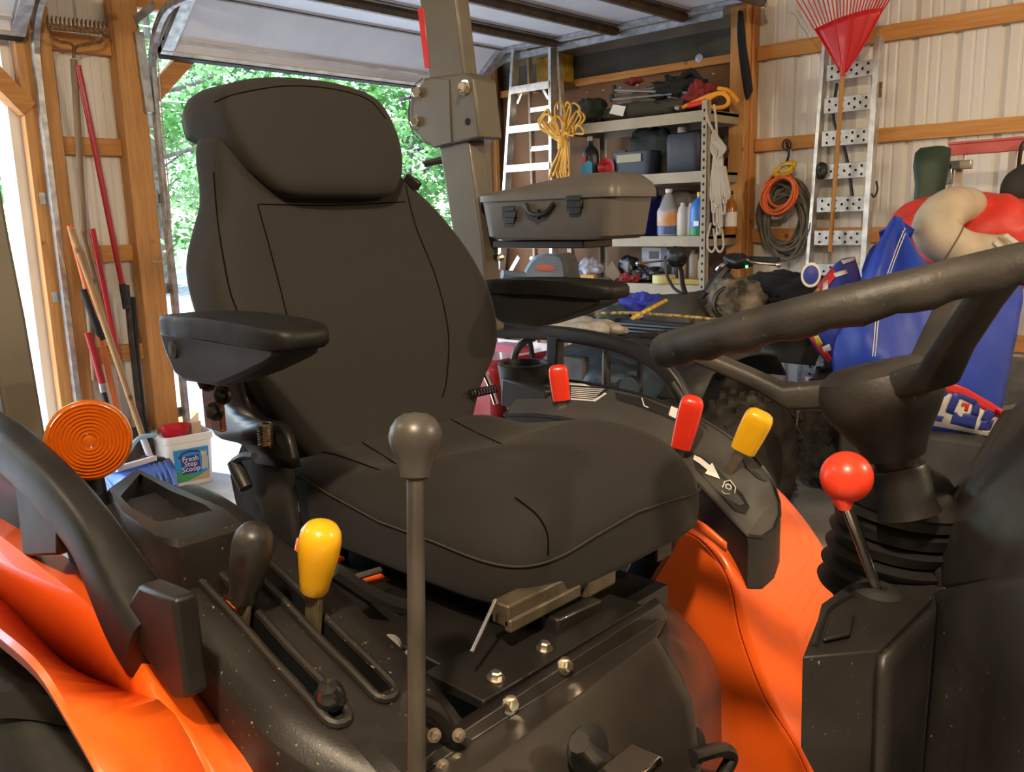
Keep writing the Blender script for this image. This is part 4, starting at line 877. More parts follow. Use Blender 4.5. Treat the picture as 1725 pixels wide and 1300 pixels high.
def cm(name, c, r=.5, **k): return mat(name, c, r, **k)

# ---- shelving unit
SH = thing('shelving_unit', (-3.32, 4.97, 0), 'beige steel shelving unit loaded with garage supplies beside the wall post', 'shelf')
X0, X1, Y0, Y1 = -3.87, -2.775, 4.75, 5.17
levels = (2.095, 1.740, 1.350, 1.045, 0.55, 0.15)
for z in levels:
    o = obj('shelf', box((X0, Y0+.004, z-.022), (X1, Y1, z-.004)), cm('particle_board', (.25, .19, .12), .8, noise=.2), SH)
    for a, b in (((X0, Y0, z-.066), (X1, Y0+.004, z)), ((X0, Y1-.004, z-.066), (X1, Y1, z)), ((X0, Y0, z-.066), (X0+.004, Y1, z)), ((X1-.004, Y0, z-.066), (X1, Y1, z))): obj('shelf_beam', box(a, b), M['beige'], SH, bevel=.001)
hole = meshdata('punched_hole', lathe([(.0065, 0), (.0065, .001), (0, .0012)], n=8), cm('hole_dark', (.01, .01, .01), .9))
for x, sx in ((X0, 1), (X1, -1)):
    for y, sy in ((Y0, 1), (Y1, -1)):
        u = obj('upright', join(box((x-.002*sx, y-.002*sy, 0), (x+sx*.038, y+sy*.001, 2.15 if sx < 0 else 2.1)), box((x-.002*sx, y-.002*sy, 0), (x+sx*.001, y+sy*.038, 2.15 if sx < 0 else 2.1))), M['beige'], SH)
        if y == Y0:
            for k in range(30): placed('punched_hole', hole, (x+sx*.019, y-.0035, .70+k*.048), u, quat((0, -1, 0)), (1, 1.5, 1)).matrix_parent_inverse = Matrix.Identity(4)
def on_shelf(px, lv, y=4.9):
    p = PY(px, 300, y); return p.x, y, levels[lv]
# top shelf
tube_m = cm('grey_chair_tube', (.30, .31, .33), .35, metal=.6)
for nm, off, lb in (('camp_chair', 0, 'folded black camp chair with grey tube legs on the top shelf'), ):
    cc_ = thing('camp_chair', (-3.3, 4.95, 2.095), lb, 'camp chair')
    for k, ((a, b), (c_, d_)) in enumerate((((1036, 152), (1105, 154)), ((1036, 155), (1132, 152)), ((1030, 164), (1118, 144)), ((1032, 168), (1132, 158)), ((1040, 175), (1104, 168)), ((1125, 163), (1160, 170)), ((1150, 156), (1178, 158)))):
        obj('leg', tube([PY(a, b, 4.90+.02*(k % 3)), PY(c_, d_, 4.93+.02*(k % 3))], .0085, 8), tube_m, cc_)
    for q in ((1034, 151), (1030, 166)): obj('foot', lathe([(.014, -.02), (.018, 0), (.014, .03)], PY(q[0], q[1], 4.91), (0, 0, 1), 10), M['black'], cc_)
    obj('folded_cloth', lumpy(PY(1140, 150, 4.98), (.20, .06, .075), 3, .5, 11), cm('black_cloth', (.012, .012, .012), .9), cc_)
    obj('folded_cloth', skin([[PY(x, y, 4.93) for x, y in ((1118, 148), (1145, 128), (1163, 114), (1172, 118), (1190, 140), (1206, 158))], [PY(x, y, 4.99) for x, y in ((1130, 155), (1150, 142), (1165, 128), (1174, 134), (1180, 150), (1195, 168))]], 16, True, 1), cm('black_cloth', (0, 0, 0)), cc_, solid=.01)
rc_ = thing('camp_chair', (-3.0, 4.95, 2.095), 'folded dark red camp chair under the black one', 'camp chair')
redc = cm('dark_red_cloth', (.20, .02, .02), .85, noise=.2, nscale=20)
obj('folded_cloth', lumpy(PY(1178, 156, 4.92), (.085, .05, .06), 8, .5, 12), redc, rc_); obj('folded_cloth', lumpy(PY(1068, 137, 5.0), (.07, .04, .022), 9, .4, 12), redc, rc_); obj('folded_cloth', lumpy(PY(1165, 166, 4.90), (.07, .03, .03), 12, .4, 12), redc, rc_)
simple('tent_bag', lumpy(PY(993, 188, 4.93), (.12, .10, .085), 5, .3, 9, e=.7), cm('dark_green_cloth', (.022, .030, .020), .9), 'dark green stuffed bag at the end of the top shelf', 'bag')
simple('tarp_bag', lumpy(PY(1095, 186, 4.93), (.32, .10, .055), 6, .3, 8, e=.7), cm('olive_cloth', (.045, .042, .028), .9), 'long olive bag lying under the chair legs', 'bag')
simple('paper_tag', prism([PY(x, y, 4.80) for x, y in ((1033, 176), (1054, 179), (1049, 196), (1026, 191))], (0, .003, 0)), cm('paper', (.72, .68, .62), .8), 'white paper square hanging over the top shelf edge', 'paper')
cord = thing('extension_cord', (-2.95, 4.85, 2.095), 'thick yellow-orange cord with red end coiled by the post', 'cord')
yc_m = cm('yellow_orange_cord', (.80, .33, .02), .5)
obj('cord_loop', tube(spline([PY(x, y, 4.83) for x, y in ((1150, 181), (1170, 172), (1195, 161), (1215, 157), (1226, 164), (1226, 175), (1215, 181), (1196, 180), (1190, 172), (1205, 160), (1222, 156))], 6), .013, 8), yc_m, cord)
obj('cord_loop', tube(spline([PY(x, y, 4.88) for x, y in ((1210, 149), (1225, 152), (1236, 162), (1244, 172))], 6), .013, 8), yc_m, cord)
obj('cord_end', tube([PY(1160, 178, 4.81), PY(1185, 172, 4.81)], .017, 8), cm('red_plug', (.7, .03, .015), .4), cord); obj('plug', tube([PY(1139, 181, 4.81), PY(1146, 182, 4.81)], .016, 8), M['steel'], cord)
# middle shelf
def bottle(name, px, lv, y, prof, m_, label, cat, parts=(), group=None, sx=1.0, sy=1.0):
    x, y, z = on_shelf(px, lv, y); t = thing(name, (x, y, z), label, cat, group)
    obj('bottle_body', lathe(prof, (x, y, z), (0, 0, 1), 24, sx, sy), m_, t)
    for nm, pr, mm in parts: obj(nm, lathe(pr, (x, y, z), (0, 0, 1), 24, sx, sy), mm, t)
    return t
dk = cm('dark_bottle', (.015, .016, .018), .3)
b1 = bottle('spray_bottle', 995, 1, 4.84, [(.06, 0), (.066, .01), (.066, .15), (.055, .19), (.02, .22), (.018, .25)], dk, 'dark bottle with a blue and red label on the middle shelf', 'bottle', (('cap', [(.022, .25), (.022, .28), (0, .28)], cm('pale_cap', (.5, .45, .42), .5)),), sy=.6)
x, y, z = on_shelf(995, 1, 4.84)
obj('label', prism([(x-.05, y-.043, z+.02), (x+.05, y-.043, z+.02), (x+.05, y-.043, z+.10), (x+.02, y-.043, z+.12), (x-.05, y-.043, z+.09)], (0, -.003, 0)), cm('teal_label', (.05, .25, .36), .5), b1); obj('label', prism([(x-.048, y-.044, z+.09), (x-.005, y-.044, z+.11), (x-.005, y-.044, z+.155), (x-.03, y-.044, z+.145)], (0, -.003, 0)), cm('red_label', (.5, .05, .03), .5), b1)
x, y, z = on_shelf(1028, 1, 4.83)
simple('red_funnel', lathe([(.0, 0), (.03, .004), (.055, .05), (.058, .055), (.05, .05), (.02, .02)], (x, y-.02, z+.0605), (.3, -1, .1), 24), cm('red_plastic', (.32, .012, .018), .4), 'round red plastic funnel lying on the middle shelf', 'funnel')
simple('jar', lathe([(.035, 0), (.038, .12), (.03, .15), (.03, .18), (0, .18)], (x-.01, y+.16, z), (0, 0, 1), 20), cm('brown_jar', (.12, .09, .07), .4), 'brown jar standing behind the red funnel', 'jar')
x, y, z = on_shelf(1072, 1, 4.86)
bn = thing('storage_bin', (x, y, z), 'blue plastic bin with a pale label on the middle shelf', 'bin')
def binr(z_, k): return [V(x+a*.155*k, y+b*.075*k, z_) for a, b in superell(0, 0, 1, 1, 8, 32)]
obj('bin_body', loft([binr(z, .86), binr(z+.15, 1.0), binr(z+.152, 1.03), binr(z+.152, .96), binr(z+.02, .82)]), cm('slate_blue_plastic', (.022, .034, .06), .5), bn); obj('label', box((x-.10, y-.082, z+.085), (x+.09, y-.076, z+.135)), cm('pale_tape', (.30, .30, .22), .6), bn)
simple('tool_case', lumpy((x, y+.16, z+.16), (.15, .07, .155), 4, .2, 6, e=.5), cm('dark_teal_case', (.012, .026, .026), .6), 'dark teal case standing behind the blue bin', 'case')
x, y, z = on_shelf(1160, 1, 4.92)
jc = thing('fuel_can', (x, y, z), 'large dark blue can with a pale cap by the shelf upright', 'can')
obj('can_body', loft([[V(x+a*.125*k, y+b*.09*k, z+h) for a, b in superell(0, 0, 1, 1, 7, 32)] for h, k in ((0, .95), (.01, 1), (.21, 1), (.24, .92), (.25, .6))]), cm('navy_can', (.014, .020, .036), .45, noise=.15), jc); obj('cap', lathe([(.03, .25), (.03, .285), (0, .29)], (x-.05, y, z), (0, 0, 1), 16), cm('pale_cap', (0, 0, 0)), jc)
simple('helmet_bag', lumpy((X1-.10, 5.02, levels[1]+.12), (.07, .11, .117), 15, .25, 7), dk, 'black bag in the corner behind the hanging rope', 'bag')
simple('coffee_can', lathe([(.05, 0), (.05, .12), (.052, .125), (0, .125)], on_shelf(1120, 1, 5.0), (0, 0, 1), 20), cm('black_can', (.02, .017, .014), .5), 'short black can between the blue bin and the dark can', 'can')
# third shelf
x, y, z = on_shelf(1068, 2, 4.90)
bb = thing('storage_bin', (x, y, z), 'deep blue plastic bin on the shelf above the work lamp boxes', 'bin')
def binr(z_, k): return [V(x+a*.155*k, y+b*.12*k, z_) for a, b in superell(0, 0, 1, 1, 8, 32)]
bb['label'] = 'deep royal blue plastic bin partly hidden by the tool box'
obj('bin_body', loft([binr(z, .88), binr(z+.24, 1.0), binr(z+.26, 1.04), binr(z+.26, .97), binr(z+.03, .84)]), cm('royal_blue_plastic', (.016, .022, .20), .4), bb); obj('bin_lid', lumpy((x+.02, y, z+.27), (.15, .11, .05), 2, .2, 6, e=.6), cm('blue_lid', (.02, .06, .16), .5), bb)
cl = cm('cloudy_plastic', (.42, .42, .46), .25, trans=.3)
x, y, z = on_shelf(1127, 2, 4.83)
jg = bottle('water_jug', 1127, 2, 4.83, [(.066, 0), (.072, .01), (.072, .16), (.066, .175), (.06, .18), (.03, .255), (.018, .265), (.018, .275)], cl, 'clear plastic jug with a blue-orange label on the shelf', 'jug', (('cap', [(.022, .272), (.022, .295), (0, .295)], M['white']), ('liquid', [(.0735, .012), (.0735, .06), (.0725, .061)], cm('blue_liquid', (.06, .10, .25), .3)), ('label', [(.0728, .065), (.0738, .066), (.0738, .155), (.0728, .156)], cm('jug_label', (.45, .42, .50), .5, col2=(.55, .25, .06), nscale=14))))
wb_m = cm('white_bottle_plastic', (.62, .60, .54), .4)
bottle('oil_bottle', 1151, 2, 4.83, [(.034, 0), (.038, .01), (.038, .13), (.028, .17), (.015, .19), (.015, .205), (0, .205)], wb_m, 'white plastic bottle beside the clear jug', 'bottle')
bottle('oil_bottle', 1165, 2, 4.86, [(.034, 0), (.038, .01), (.038, .13), (.028, .17), (.015, .19), (.015, .20), (0, .20)], wb_m, 'white plastic bottle behind the blue and green jug', 'bottle')
jb = bottle('washer_jug', 1180, 2, 4.82, [(.058, 0), (.062, .01), (.062, .15), (.05, .20), (.03, .225), (.018, .23), (.018, .245)], cm('sky_blue_jug', (.03, .16, .50), .35), 'bright blue jug with green base on the shelf', 'jug', (('jug_base', [(.0632, .002), (.0634, .045), (.062, .046)], cm('green_base', (.02, .22, .07), .4)), ('cap', [(.02, .24), (.02, .265), (0, .265)], cm('yellow_cap', (.6, .42, .03), .4))))
x, y, z = on_shelf(1180, 2, 4.82); obj('handle', tube(spline([(x+.02, y-.03, z+.23), (x+.055, y-.02, z+.22), (x+.06, y-.01, z+.16)], 5), .012, 8), cm('sky_blue_jug', (0, 0, 0)), jb); obj('barcode', box((x-.005, y-.0665, z+.06), (x+.03, y-.064, z+.09)), M['print_w'], jb)
ab = cm('amber_bottle', (.45, .17, .03), .2, trans=.3)
bottle('amber_bottle', 1231, 2, 5.02, [(.04, 0), (.044, .01), (.044, .16), (.03, .21), (.015, .225), (.015, .25)], ab, 'amber bottle with white label beside the wooden post', 'bottle', (('cap', [(.018, .245), (.018, .27), (0, .27)], dk), ('label', [(.0445, .05), (.0455, .051), (.0455, .14), (.0445, .141)], M['white'])))
x, y, z = on_shelf(1150, 2, 5.02)
simple('oil_jug', lumpy((x, y, z+.145), (.10, .06, .145), 21, .15, 5, e=.6), cm('brown_grey_jug', (.10, .08, .06), .5), 'dull brown jug behind the white bottles', 'jug')
# fourth shelf
x, y, z = on_shelf(990, 3, 4.86)
simple('rag_bag', lumpy((x, y, z+.075), (.10, .07, .072), 31, .4, 9), cm('pale_blue_bag', (.40, .44, .56), .6), 'pale blue white plastic bag at the end of the low shelf', 'bag')
simple('sponge', box((x+.02, y-.12, z), (x+.14, y-.07, z+.045)), cm('tan_sponge', (.45, .24, .07), .8, noise=.2), 'orange-tan sponge block in front of the plastic bag', 'sponge', bevel=.008)
x, y, z = on_shelf(1037, 3, 4.85)
simple('cardboard_flap', prism([(x-.06, y-.05, z+.06), (x+.02, y-.05, z+.005), (x+.07, y-.05, z+.05), (x+.01, y-.05, z+.14)], (0, .01, .01)), cm('cardboard', (.16, .11, .07), .8), 'bent brown cardboard flap on the low shelf', 'cardboard')
simple('black_pouch', lumpy((x+.08, y+.03, z+.085), (.06, .05, .08), 33, .25, 9, e=.5), dk, 'black pouch behind the cardboard flap', 'pouch')
simple('red_rag', lumpy((x+.13, y-.03, z+.026), (.10, .05, .026), 34, .5, 10), redc, 'crumpled dark red rag on the low shelf', 'rag')
simple('black_bag', lumpy((x+.22, y+.05, z+.05), (.13, .08, .05), 35, .45, 9), dk, 'flat black cloth heap beside the red rag', 'bag')
x, y, z = on_shelf(1108, 3, 4.97)
bxo = thing('parts_box', (x, y, z), 'pale blue printed box standing on the low shelf', 'box')
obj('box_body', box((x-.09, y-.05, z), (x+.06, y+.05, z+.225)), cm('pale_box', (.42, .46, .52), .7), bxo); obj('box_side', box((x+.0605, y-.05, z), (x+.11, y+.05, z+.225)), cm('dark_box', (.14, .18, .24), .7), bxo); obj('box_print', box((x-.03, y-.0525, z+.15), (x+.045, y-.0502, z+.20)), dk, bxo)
x, y, z = on_shelf(1120, 3, 4.80)
simple('tape_tub', lathe([(.07, 0), (.075, .005), (.075, .05), (.072, .055), (0, .055)], (x, y, z), (0, 0, 1), 28), cm('pale_yellow_tub', (.50, .44, .16), .5), 'low pale yellow tub at the shelf front', 'tub')
x, y, z = on_shelf(1165, 3, 4.80); simple('yellow_level', box((x-.12, y-.03, z), (x+.10, y+.02, z+.035)), cm('dull_yellow', (.36, .25, .05), .6), 'flat dull yellow block beside the tub', 'block', bevel=.004)
for k, (px, h, r, c_, lb) in enumerate(((1152, .20, .03, (.30, .24, .17), 'tan canister on the low shelf by the upright'), (1172, .21, .035, (.22, .19, .15), 'grey brown canister next to the upright'), (1140, .19, .028, (.05, .04, .04), 'black canister behind the left brake lever'), (1184, .17, .025, (.34, .26, .15), 'cream can at the foot of the upright'))):
    x, y, z = on_shelf(px, 3, 4.93); simple('canister', lathe([(r*.95, 0), (r, .006), (r, h*.8), (r*.8, h*.88), (r*.4, h), (0, h)], (x, y, z), (0, 0, 1), 20), cm('canister_%d' % k, c_, .5), lb, 'canister', 'canisters on the low shelf')

# ---- ropes
def hank(name, loops, r, m_, label, wrap=None):
    o = thing(name, loops[0][0], label, 'rope')
    for l in loops: obj('strand', tube(spline(l, 6), r, 6), m_, o)
    if wrap:
        c_, rx, h0, h1, nturn = wrap; N = nturn*16
        obj('wrap', tube([V(c_.x+rx*math.cos(2*PI*k/16), c_.y+rx*.8*math.sin(2*PI*k/16), h0+(h1-h0)*k/N) for k in range(N+1)], r*1.1, 6), m_, o)
    return o
rnd = random.Random(5)
yr = cm('yellow_rope', (.62, .34, .05), .7)
L = []
yy = 4.70
for k in range(12):
    a = rnd.uniform(-1, 1); w = rnd.uniform(4, 11); top = rnd.uniform(172, 215); cx = 950+a*28
    L.append([PY(948+rnd.uniform(-7, 7), 240, yy-rnd.uniform(0, .03)), PY(948+a*14-w*.6, 222, yy-.03), PY(cx-w, top+12, yy-rnd.uniform(.02, .08)), PY(cx, top, yy-rnd.uniform(.02, .08)), PY(cx+w, top+14, yy-.05), PY(948+a*9+w*.4, 226, yy-.02), PY(947+rnd.uniform(-7, 7), 244, yy)])
for k in range(5):
    w = rnd.uniform(10, 22); L.append([PY(944, 240, yy-.02), PY(930-w*.3, 225, yy-.03), PY(918-w*.5, 205+rnd.uniform(-8, 8), yy-.05), PY(925-w*.2, 192, yy-.06), PY(938, 208, yy-.05), PY(946, 238, yy-.02)])
for k in range(17):
    a = rnd.uniform(-1, 1); bt = rnd.uniform(285, 312); x2 = 938+a*22
    L.append([PY(948+a*7, 236, yy-rnd.uniform(0, .03)), PY(946+a*12, 258, yy-.03), PY(x2, 285, yy-rnd.uniform(0, .05)), PY(x2+rnd.uniform(-5, 5), bt, yy-.02)])
hank('yellow_rope_hank', L, .0072, yr, 'coiled yellow rope hanging in front of the step ladder', (PY(948, 240, yy-.012), .033, PY(948, 250, yy).z, PY(948, 230, yy).z, 6))
tr_ = cm('tan_rope', (.42, .36, .28), .8)
L = [[PY(1190, 178, 4.73), PY(1192, 200, 4.72), PY(1204, 225, 4.71), PY(1210, 240, 4.70)], [PY(1203, 176, 4.73), PY(1206, 200, 4.72), PY(1208, 232, 4.70)]]
for k in range(6): L.append([PY(1203+rnd.uniform(-3, 3), 220, 4.70), PY(1200+k*3.4, 236+k, 4.67), PY(1212+k*2, 252, 4.67), PY(1208, 268, 4.69), PY(1198+k*2, 250, 4.68), PY(1203, 224, 4.70)])
for k in range(11):
    a = k/10; x2 = 1197+a*26; bt = 330+rnd.uniform(0, 92)*(1-abs(a-.4)); L.append([PY(1204+a*12, 250, 4.70), PY(1200+a*18, 290, 4.69), PY(x2, bt-12, 4.69), PY(x2+3, bt, 4.68), PY(x2+6, bt-12, 4.69), PY(1203+a*18, 280, 4.69)])
for cx_ in (1198, 1212): L.append([PY(cx_, 375, 4.70), PY(cx_-6, 400, 4.69), PY(cx_-5, 418, 4.69), PY(cx_+2, 424, 4.69), PY(cx_+7, 412, 4.69), PY(cx_+4, 385, 4.70)])
hank('tan_rope_hank', L, .0075, tr_, 'knotted tan rope hanging from the shelf upright')

# ---- step ladder behind the shelf
SL = thing('step_ladder', (-4.38, 5.0, 0), 'tall aluminium step ladder standing in the garage corner', 'ladder')
def rail2(a, b, w=.025, h=.07): return bar(a, b, w, h, (0, 1, 0))
ft = [(-4.50, 4.96, 2.72), (-4.15, 4.96, 2.72)]; fb_ = [(-4.70, 4.80, .0), (-4.05, 4.80, 0)]
for a, b in zip(ft, fb_): obj('front_rail', rail2(a, b), M['alu'], SL)
bk = [(-4.46, 5.06, 2.72), (-4.18, 5.06, 2.72)]; bkb = [(-4.58, 5.24, 0), (-4.14, 5.24, 0)]
for a, b in zip(bk, bkb): obj('back_rail', rail2(a, b, .02, .04), cm('ladder_wood_rail', (.40, .30, .20), .7, noise=.2), SL)
for k in range(9):
    z = 2.43-.28*k; t = 1-z/2.72; xa = ft[0][0]+(fb_[0][0]-ft[0][0])*t; xb = ft[1][0]+(fb_[1][0]-ft[1][0])*t; y = 4.96-.16*t
    obj('step', join(box((xa, y-.045, z-.006), (xb, y+.045, z+.006)), box((xa, y-.047, z-.045), (xb, y-.041, z+.006))), M['alu'], SL, bevel=.001)
    obj('back_rung', bar((xa+.05, 5.06+.18*t, z-.15), (xb-.06, 5.06+.18*t, z-.15), .02, .035), M['alu'], SL)
for s in (1, -1): obj('step_brace', bar((-4.33-s*.15, 4.94, 2.32), (-4.33-s*.09, 4.94, 2.41), .006, .02), M['alu'], SL); obj('step_brace', bar((-4.37-s*.26, 4.86, .95), (-4.37-s*.06, 4.86, 1.2), .006, .03), M['alu'], SL)
obj('top_cap', box((-4.52, 4.92, 2.715), (-4.13, 5.10, 2.76)), M['alu'], SL)
simple('yellow_case', box((-4.46, 5.13, 2.46), (-4.20, 5.27, 2.66)), cm('yellow_case_plastic', (.45, .27, .03), .6, noise=.3, nscale=14), 'yellow plastic case seen between the ladder rails', 'case', bevel=.015).location = (0, 0, 0)
simple('case_bracket', box((-4.48, 5.12, 2.42), (-4.18, 5.29, 2.455)), M['darkwood'], 'dark wooden ledge under the yellow case', 'ledge')

# ---- loading ramp with leaf rake
RP = thing('loading_ramp', (-2.05, 5.15, .2), 'narrow aluminium loading ramp with dimpled rungs leaning on the wall', 'ramp')
yr_ = 5.17
tl_, tr__, bl_, br_ = PY(1392, 70, yr_), PY(1482, 62, yr_), PY(1358, 520, yr_), PY(1452, 520, yr_)
def ext(a, b): t = (a.z-.0)/(a.z-b.z); return a+(b-a)*t
lf, rf = ext(tl_, bl_), ext(tr__, br_)
obj('side_rail', bar(tl_, lf, .07, .022, (1, 0, 0)), M['alu'], RP, bevel=.002); obj('side_rail', bar(tr__, rf, .07, .032, (1, 0, 0)), M['alu'], RP, bevel=.002)
dim = meshdata('traction_dimple', join(lathe([(.0155, 0), (.0135, .004), (.0105, .004), (.0100, .0005)], n=12), ), M['alu'])
dimh = meshdata('dimple_hole', lathe([(.0102, 0), (.0102, .0018), (0, .0019)], n=12), cm('hole_dark', (0, 0, 0)))
for k in range(10):
    py = 121+56.5*k - (1.2*k if k else 0); t = (py-70)/450
    a, b = PY(1395-34*t*1.0+3, py+3, yr_-.02), PY(1480-30*t-4, py-4, yr_-.02); b.z = a.z
    if a.z < .05: break
    r_ = obj('rung', bar(a, b, .03, .088), cm('ramp_alu', (.50, .50, .49), .45, metal=.6, noise=.12, nscale=30), RP, bevel=.002)
    w = (b-a)
    for u, v in ((.12, .25), (.12, -.25), (.26, 0), (.40, .25), (.40, -.25), (.54, 0), (.66, .25), (.66, -.25), (.78, 0), (.90, .25), (.90, -.25)):
        p = a + w*u + V(0, -.0152, v*.095)
        for me in (dim, dimh): placed(me.name, me, p, r_, quat((0, -1, 0)), (.8, .8, 1)).matrix_parent_inverse = Matrix.Identity(4)
obj('strap', tube(spline([PY(1410, 140, 5.2), PY(1404, 200, 5.2), PY(1425, 260, 5.2), PY(1436, 330, 5.2)], 5), .010, 6), M['black'], RP); obj('ratchet', lumpy(PY(1384, 289, 5.12), (.035, .03, .05), 3, .2, 9), M['black'], RP)
obj('hook', tube(spline([PY(1476, 305, 5.13), PY(1478, 320, 5.12), PY(1472, 332, 5.12), PY(1468, 326, 5.12)], 4), .006, 6), M['black'], RP); obj('hinge', bar(PY(1484, 138, 5.12), PY(1482, 164, 5.12), .014, .014), M['rust'], RP)
RK = thing('leaf_rake', PY(1400, 420, 5.0), 'red plastic leaf rake hung upside down in front of the ramp', 'rake')
red_r = cm('red_rake_plastic', (.55, .012, .016), .38, coat=.2)
apex = (1420, 127)
arc = [(1372, 47), (1390, 38), (1410, 31), (1430, 27), (1455, 27), (1475, 36), (1484, 44)]
arc = [(1372, 49), (1386, 41), (1402, 35), (1420, 29), (1440, 24), (1458, 20), (1474, 16), (1490, 14)]
yk = 5.0
left_ = [PY(1415, 122, yk), PY(1394, 84, yk), PY(1372, 49, yk)]; right_ = [PY(1427, 121, yk), PY(1460, 68, yk), PY(1490, 14, yk)]
head_ = obj('rake_head', skin([left_] + [[PY(1415+12*f, 122, yk-.0), PY(1394+66*f, 84-16*f, yk-.02*math.sin(PI*f)), PY(*[arc[0][0]+(arc[-1][0]-arc[0][0])*f, 49-38*f+3*math.sin(PI*f)*-2], yk-.035*math.sin(PI*f))] for f in (.2, .4, .6, .8)] + [right_], 10, False, 2), red_r, RK, solid=.004)
for f in (.0, .28, .55, .8, 1.0): sub('rake_rib', tube([PY(1415+12*f, 120, yk-.006), PY(1394+66*f, 84-16*f, yk-.008-.02*math.sin(PI*f)), PY(arc[0][0]+118*f, 49-38*f-6*math.sin(PI*f), yk-.006-.035*math.sin(PI*f))], .0035, 6), red_r, head_)
for k in range(25):
    f = k/24; p0 = PY(arc[0][0]+118*f, 49-36*f-6*math.sin(PI*f), yk-.035*math.sin(PI*f)); d_ = (p0-PY(1420, 127, yk)).normalized()
    obj('tine', tube([p0-d_*.01, p0+d_*.12, p0+d_*.22, p0+d_*.235+V(0, -.03, 0)], 1.0, sect=[(-.0022, -.0045), (.0022, -.0045), (.0022, .0045), (-.0022, .0045)]), red_r, RK)
obj('handle', tube([PY(1420, 118, yk), PY(1412, 230, 5.02), PY(1398, 424, 5.06)], .0125, 12), wood_mat('rake_handle_wood', (.50, .25, .07), (.36, .16, .04), (30, 30, 2)), RK)
obj('ferrule', tube([PY(1421, 108, yk-.002), PY(1419, 128, yk-.002)], [.020, .014], 10), red_r, RK)

# ---- cords on a hook
HK = thing('wall_hook', PY(1327, 242, 5.24), 'black spring hook on the lower girt holding coiled cords', 'hook')
obj('hook_body', tube(spline([PY(1325, 240, 5.25), PY(1327, 248, 5.22), PY(1329, 258, 5.22), PY(1326, 270, 5.22), PY(1322, 278, 5.22)], 4), .008, 8), M['black'], HK); obj('hook_loop', tube([PY(1325+7*math.cos(t), 244+9*math.sin(t), 5.23) for t in [2*PI*k/12 for k in range(12)]], .006, 6, True), M['black'], HK)
def coil(name, cx, cy, rx, ry, n, r, m_, label, y, jit=.15, seed=1, tilt=0.0):
    rn = random.Random(seed); o = thing(name, PY(cx, cy+ry, y), label, 'coil')
    for k in range(n):
        ax_, ay_ = rx*(1-rn.uniform(0, jit*2)), ry*(1-rn.uniform(0, jit*2)); ox, oy = rn.uniform(-1, 1)*rx*jit, rn.uniform(-.6, 1)*ry*jit; ph = rn.uniform(-.25, .25)+tilt; yk_ = y-rn.uniform(0, .10); P = []
        for j in range(28):
            t = 2*PI*j/28; u_, v_ = ax_*math.cos(t), ay_*math.sin(t); P.append(PY(cx+ox+u_*math.cos(ph)-v_*math.sin(ph), cy+oy+u_*math.sin(ph)+v_*math.cos(ph), yk_+.012*math.sin(3*t+k)))
        obj('loop', tube(P, r, 6, True), m_, o)
    return o
coil('hose_coil', 1322, 365, 44, 68, 17, .0085, cm('grey_brown_hose', (.13, .115, .085), .55, noise=.2), 'thick coil of grey-brown cable hanging on the wall', 5.24, .17, 3)
coil('orange_cord_coil', 1313, 325, 28, 34, 6, .0075, cm('orange_cord', (.70, .13, .03), .5), 'orange extension cord loops over the grey coil', 5.12, .16, 4, .5)
coil('yellow_strap_coil', 1320, 284, 21, 9, 6, .010, cm('yellow_strap', (.62, .40, .03), .5), 'small yellow strap coil on top of the cords', 5.14, .2, 6, -.35)
simple('black_rag', skin([[PY(x, y, 5.11) for x, y in ((1243, 18), (1242, 60), (1246, 105), (1250, 135))], [PY(x, y, 5.09) for x, y in ((1250, 20), (1250, 70), (1256, 120), (1257, 168))], [PY(x, y, 5.10) for x, y in ((1255, 45), (1258, 80), (1264, 118), (1268, 152))]], 14, True, 4), cm('black_cloth', (0, 0, 0)), 'torn black cloth strip hanging on the wall post', 'rag', solid=.012)

def face_cam(g):
    vs, fs = g; f = fs[len(fs)//2]; a, b, c_ = vs[f[0]], vs[f[1]], vs[f[2]]; n = (b-a).cross(c_-a)
    return g if n.dot(EYE-a) > 0 else (vs, [tuple(reversed(q)) for q in fs])
